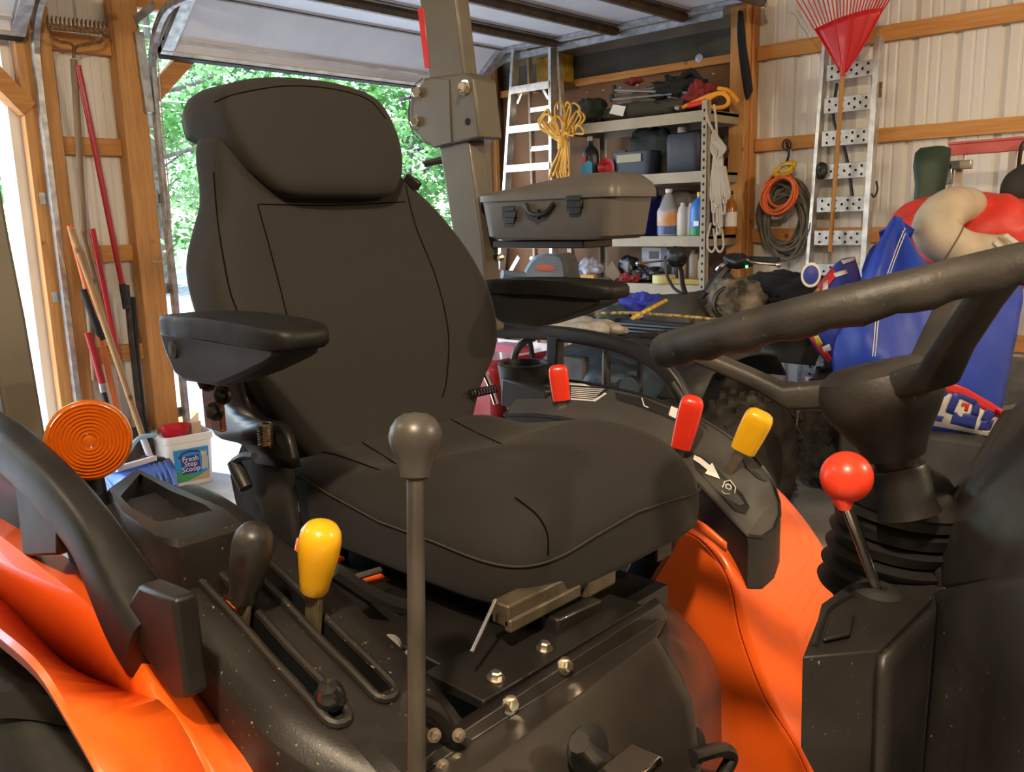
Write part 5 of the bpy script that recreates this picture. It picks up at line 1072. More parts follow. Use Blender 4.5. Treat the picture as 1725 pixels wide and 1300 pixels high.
# ---- quad bike between the tractor and the back wall
QX = -2.25
ATV = thing('quad_bike', (QX, 3.7, 0), 'dark grey quad bike with front rack and handlebars behind the tractor', 'quad bike')
dust_t = mat('dusty_tire', (.045, .040, .032), .85, noise=.5, nscale=10, bump=.3, bscale=60)
pl_m = mat('dusty_dark_plastic', (.040, .038, .034), .5, noise=.35, nscale=6)
blu_m = mat('slate_blue_body', (.035, .060, .085), .45, noise=.25, nscale=6)
for (x, y, w) in ((-1.80, 3.45, .24), (-2.71, 3.45, .24), (-1.765, 4.52, .28), (-2.73, 4.52, .28)):
    # tires turn about the x axis
    R = .345; pr = [(R*.52, -w*.40), (R*.60, -w*.48), (R*.80, -w*.52), (R*.93, -w*.46), (R*.98, -w*.32), (R*.985, 0), (R*.98, w*.32), (R*.93, w*.46), (R*.80, w*.52), (R*.60, w*.48), (R*.52, w*.40)]
    o = obj('tire', lathe(pr, (x, y, R), (1, 0, 0), 40), dust_t, ATV, angle=50)
    tr = []
    for k in range(22):
        for j, xx in enumerate((-.36, -.08, .2, .42)):
            t = 2*PI*(k+.5*(j % 2))/22; n_ = V(0, math.cos(t), math.sin(t)); tt = V(0, -math.sin(t), math.cos(t)); s_ = V(1, 0, 0); q = (tt*.8+s_*(.5 if j < 2 else -.5)).normalized(); q2 = n_.cross(q)
            c_ = V(x+xx*w, y, R)+n_*(R*(.985 if abs(xx) < .4 else .955)); vs = []
            for dn, k2 in ((-.004, 1.0), (.016, .75)):
                for a, b in ((-1, -1), (1, -1), (1, 1), (-1, 1)): vs.append(c_+n_*dn+q*(a*.026*k2)+q2*(b*.014*k2))
            tr.append((vs, [(4, 5, 6, 7), (0, 1, 5, 4), (1, 2, 6, 5), (2, 3, 7, 6), (3, 0, 4, 7)]))
    tg = sub('tread', join(*tr), dust_t, o, smooth=False); tg['kind'] = 'stuff'
    sub('wheel_rim', lathe([(R*.56, -w*.42), (R*.5, -w*.30), (R*.2, -w*.1), (0, -w*.1)], (x, y, R), (1, 0, 0), 28), pl_m, o); sub('wheel_rim', lathe([(0, w*.1), (R*.2, w*.1), (R*.5, w*.30), (R*.56, w*.42)], (x, y, R), (1, 0, 0), 28), pl_m, o)
# body
obj('frame', box((QX-.20, 2.95, .28), (QX+.20, 4.55, .55)), M['darkmetal'], ATV, bevel=.02)
for y0, y1 in ((3.05, 3.82), (4.15, 4.9)):
    for s in (1, -1):
        P = [[V(QX+s*u, y0+(y1-y0)*v, 0.80+.06*math.sin(PI*v)-.03*(u > .5) - .08*(v < .05 or v > .95)) for v in [k/8 for k in range(9)]] for u in (.16, .28, .38, .46)]
        obj('mud_guard', loft(P, False, False), pl_m, ATV, solid=.012)
obj('front_cowl', lumpy((QX, 3.05, .78), (.26, .30, .13), 2, .1, 4, e=.6), blu_m, ATV)
obj('tank_cover', lumpy((QX, 3.72, .92), (.20, .24, .17), 5, .1, 4, e=.7), pl_m, ATV)
obj('steering_pod', loft([[V(QX+a*.14*k, 3.52+b*.11*k+o_, z) for a, b in superell(0, 0, 1, 1, 4, 28)] for z, k, o_ in ((.86, 1.1, 0), (.98, 1.05, .03), (1.06, .9, .06), (1.10, .55, .08))]), pl_m, ATV)
obj('side_panel', lumpy((QX-.24, 3.40, .96), (.05, .10, .10), 7, .15, 6, e=.6), blu_m, ATV)
obj('seat', lumpy((QX, 4.22, .96), (.19, .42, .13), 8, .12, 4, e=.55), M['black'], ATV)
obj('logo_badge', lathe([(.022, 0), (.022, .004), (0, .005)], (QX-.08, 3.385, 1.02), (0, -1, .2), 16, 1.4, .7), cm('pale_badge', (.4, .36, .34), .5), ATV)
bg_ = thing('camo_bag', (QX+.32, 3.72, .98), 'camouflage bag strapped beside the quad bike tank', 'bag')
camo = mat('camo_cloth', (.22, .18, .13), .9, col2=(.03, .026, .02), nscale=14)
obj('bag_body', lumpy(at(1238, 515, 4.10), (.14, .13, .13), 9, .3, 8), camo, bg_); obj('bag_rim', tube([at(1238+36*math.cos(t), 512+30*math.sin(t), 4.02) for t in [2*PI*k/24 for k in range(24)]], .012, 8, True), M['black'], bg_)
# front rack and handlebar
rk = []
Y_0, Y_1, XR0, XR1, ZR = 2.70, 3.36, QX-.47, QX+.47, .985
obj('rack_rail', tube(spline([(XR0+.06, Y_1, ZR), (XR0, Y_1-.1, ZR), (XR0, Y_0+.1, ZR+.01), (XR0+.08, Y_0, ZR+.02), (XR1-.08, Y_0, ZR+.02), (XR1, Y_0+.1, ZR+.01), (XR1, Y_1-.1, ZR), (XR1-.06, Y_1, ZR)], 5, True), .0165, 8, True), M['darkmetal'], ATV)
for k in range(6):
    y = Y_0+.10+k*.10; obj('rack_bar', tube([(XR0, y, ZR), (XR1, y, ZR)], .0085, 7), M['darkmetal'], ATV)
for x in (QX-.2, QX+.2): obj('rack_bar', tube([(x, Y_0, ZR+.01), (x, Y_1, ZR-.01)], .0095, 7), M['darkmetal'], ATV)
for x in (QX-.3, QX+.3):
    for y in (2.85, 3.3): obj('rack_leg', tube([(x, y, ZR), (x*.9+QX*.1, y+.03, .66)], .012, 7), M['darkmetal'], ATV)
hy = 3.80
hp = [PY(1132, 438, hy), PY(1146, 452, hy), PY(1150, 480, hy-.06), PY(1160, 510, hy-.12)]; hq = [PY(1300, 440, hy), PY(1232, 440, hy), PY(1215, 462, hy-.03), PY(1180, 510, hy-.12)]
obj('handlebar', tube(spline(hp, 5), .013, 8), M['darkmetal'], ATV); obj('handlebar', tube(spline(hq, 5), .015, 8), M['darkmetal'], ATV)
obj('hand_grip', tube([PY(1122, 436, hy), PY(1150, 440, hy-.01)], .019, 10), M['rubber'], ATV); obj('hand_grip', tube([PY(1248, 437, hy), PY(1312, 440, hy)], .019, 10), M['rubber'], ATV)
obj('control_pod', lumpy(PY(1242, 440, hy-.02), (.07, .05, .035), 3, .2, 9, e=.7), M['black'], ATV); obj('control_pod', lumpy(PY(1140, 432, hy), (.05, .04, .05), 4, .2, 9, e=.7), M['black'], ATV)
obj('brake_lever', tube(spline([PY(1124, 438, hy-.05), PY(1100, 441, hy-.06), PY(1076, 444, hy-.06)], 5), [.006]*11, 8), M['chrome'], ATV); obj('brake_lever', tube(spline([PY(1258, 437, hy-.06), PY(1270, 442, hy-.07), PY(1312, 446, hy-.05)], 5), .007, 8), M['chrome'], ATV)
for q in ((1075, 444), (1312, 446)): obj('lever_ball', lathe(pr_ball(.013), PY(q[0], q[1], hy-.055), (0, 0, 1), 12), M['chrome'], ATV)
obj('brake_cable', tube(spline([PY(1120, 440, hy-.05), PY(1124, 465, hy-.06), PY(1135, 485, hy-.1), PY(1150, 495, hy-.12)], 5), .008, 6), M['black'], ATV); obj('brake_cable', tube(spline([PY(1228, 440, hy-.05), PY(1215, 448, hy-.08), PY(1208, 455, hy-.08)], 5), .010, 6), M['chrome'], ATV)
obj('mirror_stalk', tube([PY(1192, 495, hy-.10), PY(1210, 470, hy-.06), PY(1226, 450, hy-.03)], [.03, .035, .022], 8), M['black'], ATV)
obj('indicator_light', lathe(pr_ball(.007), PY(1258, 449, hy-.07), (0, 0, 1), 8), cm('green_led', (.02, .5, .1), .3, emit=(.05, 1, .25, 4)), ATV)
for x, y in ((QX+.28, 2.80),): obj('head_lamp', lathe([(.05, 0), (.055, .02), (.02, .05), (0, .05)], (x, y, .80), (0, 1, 0), 20), M['black'], ATV)
obj('skid_plate', box((QX-.10, 2.74, .30), (QX+.10, 2.78, .92)), cm('grey_bumper_plate', (.05, .05, .05), .45, metal=.4, noise=.2), ATV, bevel=.01)
for s in (-1, 1): obj('bumper_bar', tube(spline([(QX+s*.22, 2.76, .40), (QX+s*.26, 2.68, .65), (QX+s*.24, 2.70, .92), (QX+s*.18, 2.8, .99)], 5), .016, 8), M['darkmetal'], ATV)
# cargo on the rack
simple('feed_sack', lumpy(PY(985, 552, 2.78), (.17, .10, .04), 41, .3, 8), cm('dirty_white_sack', (.36, .32, .27), .8, noise=.25), 'dirty white sack lying under the rack bars', 'sack')
bgc = cm('yellow_black_cord', (.60, .44, .14), .6, col2=(.05, .04, .03), nscale=60)
simple('bungee_cord', tube(spline([PY(1065, 536, 2.95), PY(1095, 520, 3.05), PY(1122, 506, 3.30)], 5), .009, 7), cm('gold_bungee', (.62, .40, .06), .6, noise=.4, nscale=80), 'gold bungee cord running up from the rack', 'bungee cord')
simple('bungee_cord', tube(spline([PY(1006, 528, 2.98), PY(1060, 527, 3.02), PY(1130, 531, 3.12), PY(1208, 538, 3.26)], 5), .007, 7), bgc, 'pale speckled bungee cord stretched across the rack', 'bungee cord')
simple('blue_cloth', lumpy(PY(1085, 515, 3.55), (.13, .07, .06), 43, .4, 9), cm('bright_blue_cloth', (.02, .03, .32), .7), 'small bright blue cloth behind the rack', 'cloth')
simple('black_tarp', lumpy(at(1335, 500, 4.62), (.36, .22, .13), 44, .3, 6), cm('black_cloth', (0, 0, 0)), 'black tarp heaped on the back of the quad bike', 'tarp')

# ---- riding mower with blue-grey seat
MW = thing('riding_mower', (-3.3, 3.4, 0), 'red riding mower with a blue-grey seat back beyond the armrest', 'mower')
ms = mat('blue_grey_seat', (.11, .16, .24), .45, noise=.08)
def seatring(off, k): return [at(920+(x-920)*k, 470+(y-470)*k, 4.75+off) for x, y in ((884, 470), (886, 455), (895, 440), (905, 432), (920, 429), (936, 429), (944, 433), (949, 445), (951, 470), (948, 520), (886, 520))]
obj('seat_back', loft([seatring(0.10, .96), seatring(0.08, 1.06), seatring(.02, 1.04), seatring(-.02, .95), seatring(-.03, .5)]), ms, MW)
obj('seat_bolster', loft([[p+V(.05, .06, 0) for p in seatring(.05, 1.05)], [p+V(.05, .06, 0) for p in seatring(.16, 1.08)]]), M['black'], MW)
obj('seat_logo', lathe([(.055, 0), (.055, .002), (0, .003)], at(918, 451, 4.712), (EYE-at(918, 451, 4.72)), 20, 1.0, .32), cm('faded_red_print', (.45, .10, .07), .5), MW)
obj('seat_pan', lumpy(at(918, 520, 4.6), (.22, .22, .07), 3, .1, 5, e=.6), ms, MW)
obj('arm_rest', tube([at(846, 462, 4.55), at(884, 466, 4.60)], .025, 8), ms, MW)
obj('mower_body', box((-3.85, 3.05, .30), (-2.95, 3.75, .78)), cm('mower_red', (.40, .02, .03), .3, coat=.4), MW, bevel=.05)
obj('fender_edge', bar(at(838, 583, 4.2), at(882, 588, 4.0), .10, .035), cm('pink_red', (.55, .08, .12), .35), MW)
for x in (-3.6, -2.95): obj('wheel', lathe([(.10, -.09), (.2, -.10), (.24, -.06), (.245, 0), (.24, .06), (.2, .10), (.10, .09)], (x, 3.02, .245), (0, 1, 0), 28), M['rubber'], MW)

# ---- water tubes, beige bolster, green bag on a dark cart
CT = thing('utility_cart', (-.95, 3.95, 0), 'dark grey steel cart under the water tubes', 'cart')
cgm = mat('cart_steel', (.05, .046, .04), .5, noise=.3, nscale=6)
obj('cart_tub', box((-1.42, 3.55, .34), (-.45, 4.45, .60)), cgm, CT, bevel=.02)
obj('cart_panel', prism([at(x, y, 3.75) for x, y in ((1640, 690), (1725, 678), (1800, 680), (1740, 850), (1660, 850), (1640, 760))], (0, .05, 0)), cm('cart_grey', (.12, .11, .095), .5, noise=.25), CT, bevel=.006)
obj('cart_bracket', box(at(1715, 640, 3.8)-V(.06, .03, .14), at(1715, 640, 3.8)+V(.09, .03, .10)), cm('cart_grey', (0, 0, 0)), CT, bevel=.01)
for x in (-1.25, -.62):
    for y in (3.72, 4.3): obj('wheel', lathe([(.05, -.05), (.12, -.05), (.165, -.03), (.17, 0), (.165, .03), (.12, .05), (.05, .05)], (x, y, .17), (0, 1, 0), 24), M['rubber'], CT); obj('wheel_leg', box((x-.02, y-.03, .17), (x+.02, y+.03, .36)), cgm, CT)
bl_m = mat('royal_blue_vinyl', (.020, .055, .42), .42, noise=.12, nscale=4, bump=.25, bscale=9)
lines = [[(1500, 370, 3.62), (1468, 430, 3.52), (1428, 520, 3.48), (1404, 590, 3.46), (1405, 640, 3.5)], [(1507, 364, 3.58), (1482, 440, 3.42), (1450, 530, 3.40), (1432, 600, 3.42), (1440, 680, 3.44)], [(1513, 365, 3.56), (1505, 440, 3.46), (1490, 530, 3.36), (1482, 610, 3.34), (1490, 700, 3.42)],
         [(1522, 372, 3.58), (1540, 440, 3.40), (1545, 540, 3.36), (1540, 630, 3.32), (1548, 722, 3.42)], [(1534, 430, 3.62), (1590, 470, 3.42), (1606, 550, 3.30), (1600, 650, 3.31), (1605, 728, 3.40)], [(1590, 468, 3.62), (1660, 482, 3.50), (1668, 560, 3.34), (1655, 650, 3.33), (1645, 732, 3.40)], [(1680, 470, 3.70), (1722, 482, 3.60), (1714, 560, 3.42), (1696, 650, 3.40), (1680, 735, 3.44)]]
gbt = skin([[at(*p) for p in l] for l in lines], 26, True, 4)
BT = thing('water_tube', at(1550, 730, 3.6), 'deflated royal blue water tube with red and white band lettering', 'water tube')
gbt = ([v + ray(1560, 550).normalized()*(.030*mnoise.noise(V(v.x*7, v.y*7, v.z*2.2))+.016*mnoise.noise(v*16)) for v in gbt[0]], gbt[1]); gbt = face_cam(gbt)
bt_o = obj('tube_cover', gbt, bl_m, BT, solid=.10, angle=80); hbt = hitter(gbt)
def tdecal(name, pts, m_, lift, n=10, hit=None):
    """band between two pixel polylines laid on the vinyl"""
    hit = hit or hbt; rows = []
    A_, B_ = resample([V(a, b, 0) for a, b in pts[0]], n), resample([V(a, b, 0) for a, b in pts[1]], n)
    for t in (0, .33, .66, 1):
        row = []
        for a, b in zip(A_, B_):
            q = a.lerp(b, t); p = hit(q.x, q.y, lift)[0]; row.append(p if p is not None else at(q.x, q.y, 3.35))
        rows.append(row)
    return sub(name, loft(rows, False, False), m_, bt_o, solid=.001)
wv, rv, bv, yv = cm('white_vinyl', (.70, .68, .62), .45), cm('red_vinyl', (.62, .03, .03), .45), cm('navy_vinyl', (.03, .045, .28), .45), cm('yellow_vinyl', (.70, .55, .05), .45)

tdecal('band_stripe', [[(1572, 633), (1625, 652), (1690, 690)], [(1566, 650), (1620, 668), (1684, 706)]], rv, .004)
tdecal('band', [[(1568, 642), (1622, 660), (1686, 700)], [(1548, 712), (1605, 722), (1664, 734)]], wv, .003)
tdecal('band_letter', [[(1570, 650), (1593, 656)], [(1567, 662), (1590, 668)]], bv, .006, 5); tdecal('band_letter', [[(1582, 655), (1593, 658)], [(1566, 690), (1580, 694)]], bv, .0062, 5)
tdecal('band_letter', [[(1605, 660), (1618, 664)], [(1592, 692), (1604, 697)]], bv, .006, 5); tdecal('band_letter', [[(1614, 660), (1646, 674)], [(1613, 668), (1640, 682)]], bv, .0064, 5); tdecal('band_letter', [[(1638, 672), (1650, 682)], [(1634, 697), (1646, 700)]], bv, .0062, 5); tdecal('band_letter', [[(1620, 676), (1632, 680)], [(1616, 688), (1628, 692)]], rv, .006, 4); tdecal('band_letter', [[(1606, 692), (1646, 698)], [(1600, 712), (1640, 722)]], bv, .005, 5)
tdecal('band_letter', [[(1660, 686), (1676, 696)], [(1650, 706), (1662, 712)]], bv, .006, 5); tdecal('band_letter', [[(1652, 708), (1672, 706)], [(1646, 722), (1666, 724)]], bv, .006, 5)
tdecal('band_letter', [[(1556, 694), (1590, 700)], [(1552, 703), (1586, 709)]], bv, .006, 5)
def stitch(pts): return sub('stitching', tube([p for p in [hbt(q.x, q.y, .002)[0] for q in spline([V(a, b, 0) for a, b in pts], 6)] if p is not None], .0022, 5), wv, bt_o)
stitch([(1524, 385), (1510, 420), (1495, 460), (1478, 520), (1470, 600)]); stitch([(1527, 388), (1514, 422), (1498, 464), (1482, 522), (1474, 600)])
# striped tube half hidden behind it
ST = thing('water_tube', at(1400, 560, 3.7), 'folded multicoloured water tube behind the steering wheel', 'water tube')
gst = face_cam(skin([[at(*p) for p in l] for l in ([(1362, 505, 3.72), (1352, 540, 3.66), (1365, 575, 3.64), (1395, 615, 3.70)], [(1392, 462, 3.66), (1385, 520, 3.52), (1395, 570, 3.50), (1410, 618, 3.60)], [(1415, 438, 3.66), (1420, 500, 3.50), (1422, 560, 3.48), (1425, 620, 3.58)], [(1440, 432, 3.72), (1452, 480, 3.60), (1450, 560, 3.58), (1440, 620, 3.62)])], 20, True, 4))
st_o = obj('tube_cover', gst, bv, ST, solid=.08, angle=80); hst = hitter(gst); bt_o = st_o
for m_, A_, B_ in ((rv, [(1378, 482), (1402, 452)], [(1382, 500), (1412, 462)]), (yv, [(1360, 508), (1372, 490)], [(1376, 505), (1382, 486)]), (rv, [(1380, 488), (1386, 480)], [(1382, 508), (1388, 506)]), (wv, [(1388, 478), (1396, 472)], [(1386, 508), (1396, 506)]), (wv, [(1404, 462), (1424, 455)], [(1408, 468), (1428, 462)]), (wv, [(1412, 488), (1428, 478)], [(1410, 500), (1428, 492)]), (wv, [(1416, 440), (1440, 434)], [(1420, 446), (1438, 440)]), (rv, [(1362, 565), (1374, 562)], [(1396, 610), (1404, 604)]), (yv, [(1372, 566), (1380, 564)], [(1380, 584), (1388, 578)]), (wv, [(1386, 584), (1398, 578)], [(1390, 594), (1402, 588)])):
    tdecal('printed_patch', [A_, B_], m_, .004, 5, hst)
o = obj('tube_valve', lathe([(.034, 0), (.034, .012), (.028, .016), (0, .016)], at(1366, 463, 3.62), (EYE-at(1366, 463, 3.6)), 24, 1.0, 1.3), bv, ST); sub('valve_rim', lathe([(.034, .002), (.040, .002), (.040, .012), (.034, .014)], at(1366, 463, 3.62), (EYE-at(1366, 463, 3.6)), 24, 1.0, 1.3), wv, o)
sub('valve_print', lathe([(.012, .016), (.012, .0185), (0, .019)], at(1370, 460, 3.62), (EYE-at(1366, 463, 3.6)), 16, 1.0, 1.5), wv, o)
# red tube and beige bolster
red_v = mat('red_vinyl_tube', (.66, .045, .03), .45, noise=.12, nscale=5, bump=.3, bscale=7)
RT = simple('water_tube', lumpy(at(1625, 412, 3.95), (.33, .26, .235), 51, .10, 3.0, 56, 40, .75), red_v, 'bright red water tube under the beige bolster', 'water tube', angle=180)
bm = mat('beige_vinyl', (.50, .42, .31), .6, noise=.12, nscale=8, bump=.15, bscale=14)
BP = thing('bolster', at(1600, 400, 3.62), 'beige crescent shaped bolster lying on the red tube', 'bolster')
cpts = spline([at(*p) for p in ((1640, 346, 3.78), (1612, 347, 3.70), (1588, 362, 3.64), (1577, 385, 3.61), (1592, 407, 3.59), (1625, 420, 3.57), (1665, 420, 3.57), (1700, 414, 3.58))], 5)
rads = [.055+.040*math.sin(PI*min(1, .12+k/(len(cpts)-1)*.95)) for k in range(len(cpts))]; rads[0] = .035; rads[-1] = .04
bo = obj('bolster_body', tube(cpts, rads, 20), bm, BP, angle=80)
sub('piping', tube([p+(EYE-p).normalized()*r*.45-V(0, 0, r*.88) for p, r in zip(cpts[6:], rads[6:])], .005, 6), cm('dark_piping', (.18, .13, .08), .6), bo)
T_, N_ = frames(cpts); k = 22; b_ = T_[k].cross(N_[k]); sub('seam', tube([cpts[k]+(N_[k]*math.cos(t)+b_*math.sin(t))*(rads[k]*1.015) for t in [2*PI*j/24 for j in range(24)]], .0035, 5, True), cm('dark_piping', (0, 0, 0)), bo)
for q in ((1684, 418), (1702, 405)): sub('strap', bar(at(q[0]-8, q[1]-10, 3.50), at(q[0]+14, q[1]+6, 3.48), .02, .014), wv, bo)
gm = mat('dark_green_bag', (.018, .045, .026), .55, noise=.2, nscale=8, bump=.3, bscale=12)
def gring(y, x0, x1, d): 
    a, b = at(x0, y, d), at(x1, y, d); c_ = (a+b)/2; u = (b-a)/2; w_ = ray(1570, 300).normalized()*.055
    return [c_+u*p+w_*q for p, q in superell(0, 0, 1, 1, 2.6, 24)]
simple('umbrella_bag', loft([gring(246, 1575, 1590, 4.2), gring(249, 1550, 1602, 4.2), gring(258, 1541, 1602, 4.18), gring(280, 1538, 1600, 4.17), gring(310, 1541, 1594, 4.18), gring(340, 1539, 1588, 4.18), gring(380, 1530, 1575, 4.2), gring(450, 1530, 1575, 4.2)]), gm, 'dark green cloth bag standing behind the red tube', 'bag', angle=180)
# red beam rack on the right
RB = thing('beam_rack', (-1.3, 4.75, 0), 'faded red steel beam on white supports in front of the siding', 'rack')
fr_ = mat('faded_red_paint', (.50, .085, .07), .55, col2=(.58, .13, .11), nscale=9)
a, b = PY(1600, 253, 4.75), PY(1760, 241, 4.75); b.z = a.z+.005
obj('beam', join(bar(a, b+(b-a)*.8, .06, .055), bar(a+V(0, -.03, .03), b+(b-a)*.8+V(0, -.03, .03), .02, .012)), fr_, RB, bevel=.003)
for x in (1618, 1706): 
    p = PY(x, 262, 4.74); obj('support', bar((p.x, p.y, p.z+.02), (p.x, p.y, 0), .03, .03, (1, 0, 0)), cm('cream_paint', (.52, .45, .36), .5), RB)
p = PY(1612, 275, 4.70); obj('clamp', join(box(p-V(.06, .02, .03), p+V(.07, .02, .012)), box(p-V(.05, .02, .10), p+V(-.015, .02, .0))), M['steel'], RB, bevel=.004)
obj('rack_foot', box((-1.75, 4.55, 0), (-.7, 4.95, .04)), fr_, RB)
DF = thing('duffel', PY(1735, 370, 4.62), 'dark brown bag hanging from the red beam at the picture edge', 'bag')
obj('bag_body', lumpy(PY(1737, 335, 4.62), (.13, .09, .17), 61, .10, 3), cm('brown_black_bag', (.035, .03, .022), .7), DF); obj('strap', tube(spline([PY(1715, 290, 4.62), PY(1722, 245, 4.68), PY(1738, 243, 4.68), PY(1758, 292, 4.62)], 5), .010, 6), M['black'], DF)

# ---- tools leaning on the pier
def pole(name, pts, r, m_, label, cat, parts=(), x=-4.86, group='long-handled tools leaning on the pier'):
    t = thing(name, PX(pts[-1][0], pts[-1][1], x), label, cat, group)
    P = [PX(a, b, x + (c_[0] if c_ else 0)) for a, b, *c_ in pts]; obj('handle', tube(P, r, 10), m_, t)
    for nm, pp, rr_, mm in parts: obj(nm, tube([PX(a, b, x) for a, b in pp], rr_, 10), mm, t)
    return t
lw_ = wood_mat('tool_handle_wood', (.42, .26, .11), (.30, .17, .065), (30, 30, 2)); gw = wood_mat('grey_handle_wood', (.27, .19, .11), (.18, .12, .07), (30, 30, 2))
rh = cm('red_handle_paint', (.34, .014, .02), .35, coat=.3); oh = cm('orange_handle', (.60, .15, .03), .45)
BR = pole('bow_rake', [(124, 100), (133, 250), (142, 420), (160, 640)], .017, gw, 'bow rake standing tines up against the pier', 'rake')
obj('bow', tube(spline([PX(84, 62, -4.88), PX(100, 70, -4.88), PX(122, 76, -4.88), PX(124, 98, -4.88), PX(127, 80, -4.88), PX(150, 74, -4.88), PX(170, 70, -4.88), PX(178, 55, -4.88)], 5), .008, 8), M['rust'], BR)
obj('rake_bar', bar(PX(80, 44, -4.88), PX(182, 54, -4.88), .02, .028), M['rust'], BR)
for k in range(15):
    f = k/14; p = PX(81+100*f, 42+10*f, -4.88); obj('tine', tube(spline([p, p+V(.015, -.006, .025), p+V(.05, -.015, .035)], 3), [.007, .007, .006, .006, .005, .004, .003], 6), M['rust'], BR)
pole('red_pole', [(131, 110), (160, 250), (190, 400), (212, 510)], .0155, rh, 'long red metal pole with black grip end', 'pole', (('grip', [(206, 478), (213, 520)], .019, M['rubber']),), -4.84)
pole('red_pole', [(155, 385), (172, 470), (190, 560), (205, 640)], .0165, cm('red_glossy_handle', (.40, .02, .025), .25, coat=.5), 'shorter red handle leaning lower on the pier', 'pole', (), -4.82)
pole('shovel', [(148, 560), (160, 600), (172, 645)], .020, rh, 'dark red handled tool with a grey ferrule', 'tool', (('ferrule', [(170, 640), (174, 660)], .017, M['galv']), ('socket', [(174, 658), (190, 720)], .014, M['darkmetal'])), -4.80)
og = pole('orange_tool', [(118, 380), (150, 500), (175, 590), (210, 745)], .0165, oh, 'orange fibreglass handle with a black lettered grip', 'tool', (('grip', [(140, 487), (156, 530), (172, 572)], .020, M['rubber']),), -4.80)
pole('push_broom', [(120, 385), (160, 500), (200, 615), (243, 742)], .0165, lw_, 'pale wooden broom handle with a white ferrule', 'broom', (('ferrule', [(241, 738), (254, 772)], .018, cm('pale_ferrule', (.55, .55, .58), .4)), ('broom_head', [(240, 775), (275, 778)], .03, M['darkmetal'])), -4.70)
pole('wooden_pole', [(138, 390), (165, 490), (195, 590), (222, 690)], .014, gw, 'thin weathered wooden pole behind the broom handle', 'pole', (), -4.84)
pole('iron_bar', [(213, 480), (220, 560), (231, 660), (244, 762)], .016, cm('dark_iron', (.05, .042, .035), .5, metal=.6, noise=.3), 'dark iron bar standing beside the door post', 'bar', (), -4.88)
pole('iron_pipe', [(224, 500), (233, 620), (250, 765)], .014, M['darkmetal'], 'black pipe standing behind the iron bar', 'pipe', (), -4.90)
simple('scrap_box', box((-4.985, 1.95, 0), (-4.955, 2.19, .34)), cm('brown_scrap', (.10, .075, .055), .8, noise=.3), 'dark brown board at the foot of the pier tools', 'board', bevel=.01)
simple('wood_scrap', bar(PX(305, 722, -5.15), PX(322, 705, -5.30), .10, .09), M['pinex'], 'short pine offcut on the gravel behind the bucket', 'wood block')
# ---- litter bucket
BK = thing('litter_bucket', PZ(315, 805, 0), 'white square litter bucket with a blue printed label', 'bucket')
bq = PZ(314, 809, 0); fx = (V(EYE.x, EYE.y, 0)-V(bq.x, bq.y, 0)).normalized(); fx = (Matrix.Rotation(math.radians(16), 3, 'Z') @ fx); fy = V(0, 0, 1).cross(fx)
def bring(h, s, e=7): return [bq + fx*(a*s) + fy*(b*s) + V(0, 0, h) for a, b in superell(0, 0, 1, 1, e, 40)]
wpl = cm('white_pail_plastic', (.75, .74, .72), .4)
hB = .305
bko = obj('pail', loft([bring(0, .120), bring(.01, .126), bring(.26, .138), bring(.265, .146), bring(hB-.01, .148), bring(hB, .146), bring(hB, .134), bring(.10, .122), bring(.09, .05)]), wpl, BK, angle=50)
def face(u, v, lift=.0): return bq + fx*(.1275+.0105*v/.26+lift) + fy*u + V(0, 0, v)
def lab(nm, pts, m_, lift): return sub(nm, prism([face(u, v, lift) for u, v in pts], fx*.001), m_, bko, smooth=False)
lab('label', [(-.092, .03), (.098, .03), (.102, .225), (-.098, .225)], cm('label_cyan', (.02, .26, .62), .5), .002)
lab('label_ground', [(-.092, .03), (.098, .03), (.098, .075), (.02, .065), (-.092, .10)], cm('label_green', (.05, .30, .10), .5), .0032); lab('label_ground', [(-.04, .03), (.098, .03), (.099, .085), (.03, .05)], cm('label_tan', (.45, .32, .20), .5), .0042)
lab('label_panel', [(-.055, .075), (.050, .078), (.046, .185), (-.060, .182)], cm('label_navy', (.03, .03, .20), .5), .0042)
lab('label_arch', [(-.075, .178), (-.05, .208), (-.005, .217), (.04, .21), (.06, .19), (.035, .197), (-.005, .203), (-.045, .195), (-.065, .17)], cm('label_navy', (0, 0, 0)), .0044)
lab('label_cat', [(.055, .09), (.092, .09), (.096, .16), (.085, .175), (.09, .205), (.078, .195), (.066, .197), (.056, .206), (.057, .178), (.062, .165)], cm('label_grey', (.42, .40, .38), .6), .0046)
lab('label_cat', [(.058, .178), (.088, .178), (.09, .205), (.078, .195), (.066, .197), (.056, .206)], cm('label_ginger', (.62, .45, .20), .6), .0056)
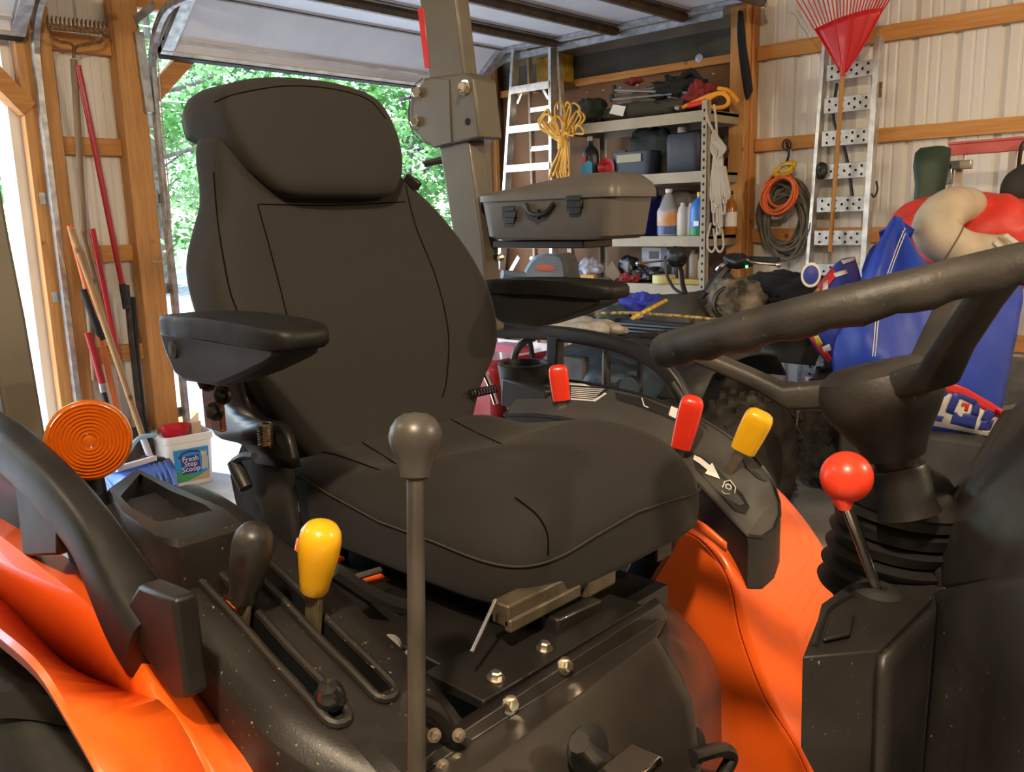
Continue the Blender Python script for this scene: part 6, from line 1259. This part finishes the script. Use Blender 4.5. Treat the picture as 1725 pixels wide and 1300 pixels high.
for s_, v, sz in (('Fresh', .163, .043), ('Step', .133, .043), ('Scoop', .102, .043)): text('lettering', s_, face(-.005, v, .0056), fy, V(0, 0, 1), sz, M['print_w'], bko, part=True)
obj('handle', tube(spline([bq-fy*.146+V(0, 0, .25), bq-fy*.16+fx*.10+V(0, 0, .20), bq-fy*.10+fx*.16+V(0, 0, .17)], 4), .004, 6), wpl, BK) if False else None
rbk = simple('red_tub', lathe([(.055, 0), (.085, .10), (.088, .105), (.082, .10), (.05, .01)], bq-fy*.035+V(0, 0, .235), (0, 0, 1), 28), cm('red_tub_plastic', (.60, .02, .035), .3, coat=.3), 'red plastic tub sitting in the litter bucket', 'tub')
simple('wood_block', box(bq+fy*.085-fx*.03+V(-.03, -.03, .22), bq+fy*.085-fx*.03+V(.03, .03, .345)), cm('pale_block', (.60, .45, .28), .7), 'pale wooden block standing in the litter bucket', 'wood block', bevel=.003)
# ---- snow shovel
SS = thing('snow_shovel', at(220, 800, 4.75), 'snow shovel with blue ribbed blade and light blue bent handle', 'shovel')
sb = mat('blue_shovel_plastic', (.05, .11, .38), .45)
obj('blade', skin([[at(*p) for p in ((165, 818, 4.55), (185, 800, 4.6), (225, 786, 4.75), (285, 772, 4.95))], [at(*p) for p in ((178, 840, 4.5), (205, 812, 4.5), (240, 800, 4.65), (295, 790, 4.85))], [at(*p) for p in ((190, 862, 4.45), (215, 845, 4.45), (250, 835, 4.6), (300, 825, 4.8))]], 16, True, 4), sb, SS, solid=.006)
for k in range(12): obj('blade_rib', tube([at(178+k*9, 806-k*2.7, 4.55+k*.028), at(188+k*9, 820-k*2.2, 4.47+k*.028), at(196+k*9, 840-k*2, 4.42+k*.028)], .008, 6), sb, SS)
obj('wear_strip', bar(at(196, 790, 4.6), at(262, 771, 4.85), .02, .028), M['white'], SS)
obj('bent_handle', tube(spline([at(200, 790, 4.6), at(215, 762, 4.65), at(234, 738, 4.75), at(262, 732, 4.85)], 5), .013, 8), cm('light_blue_tube', (.28, .50, .62), .4), SS)
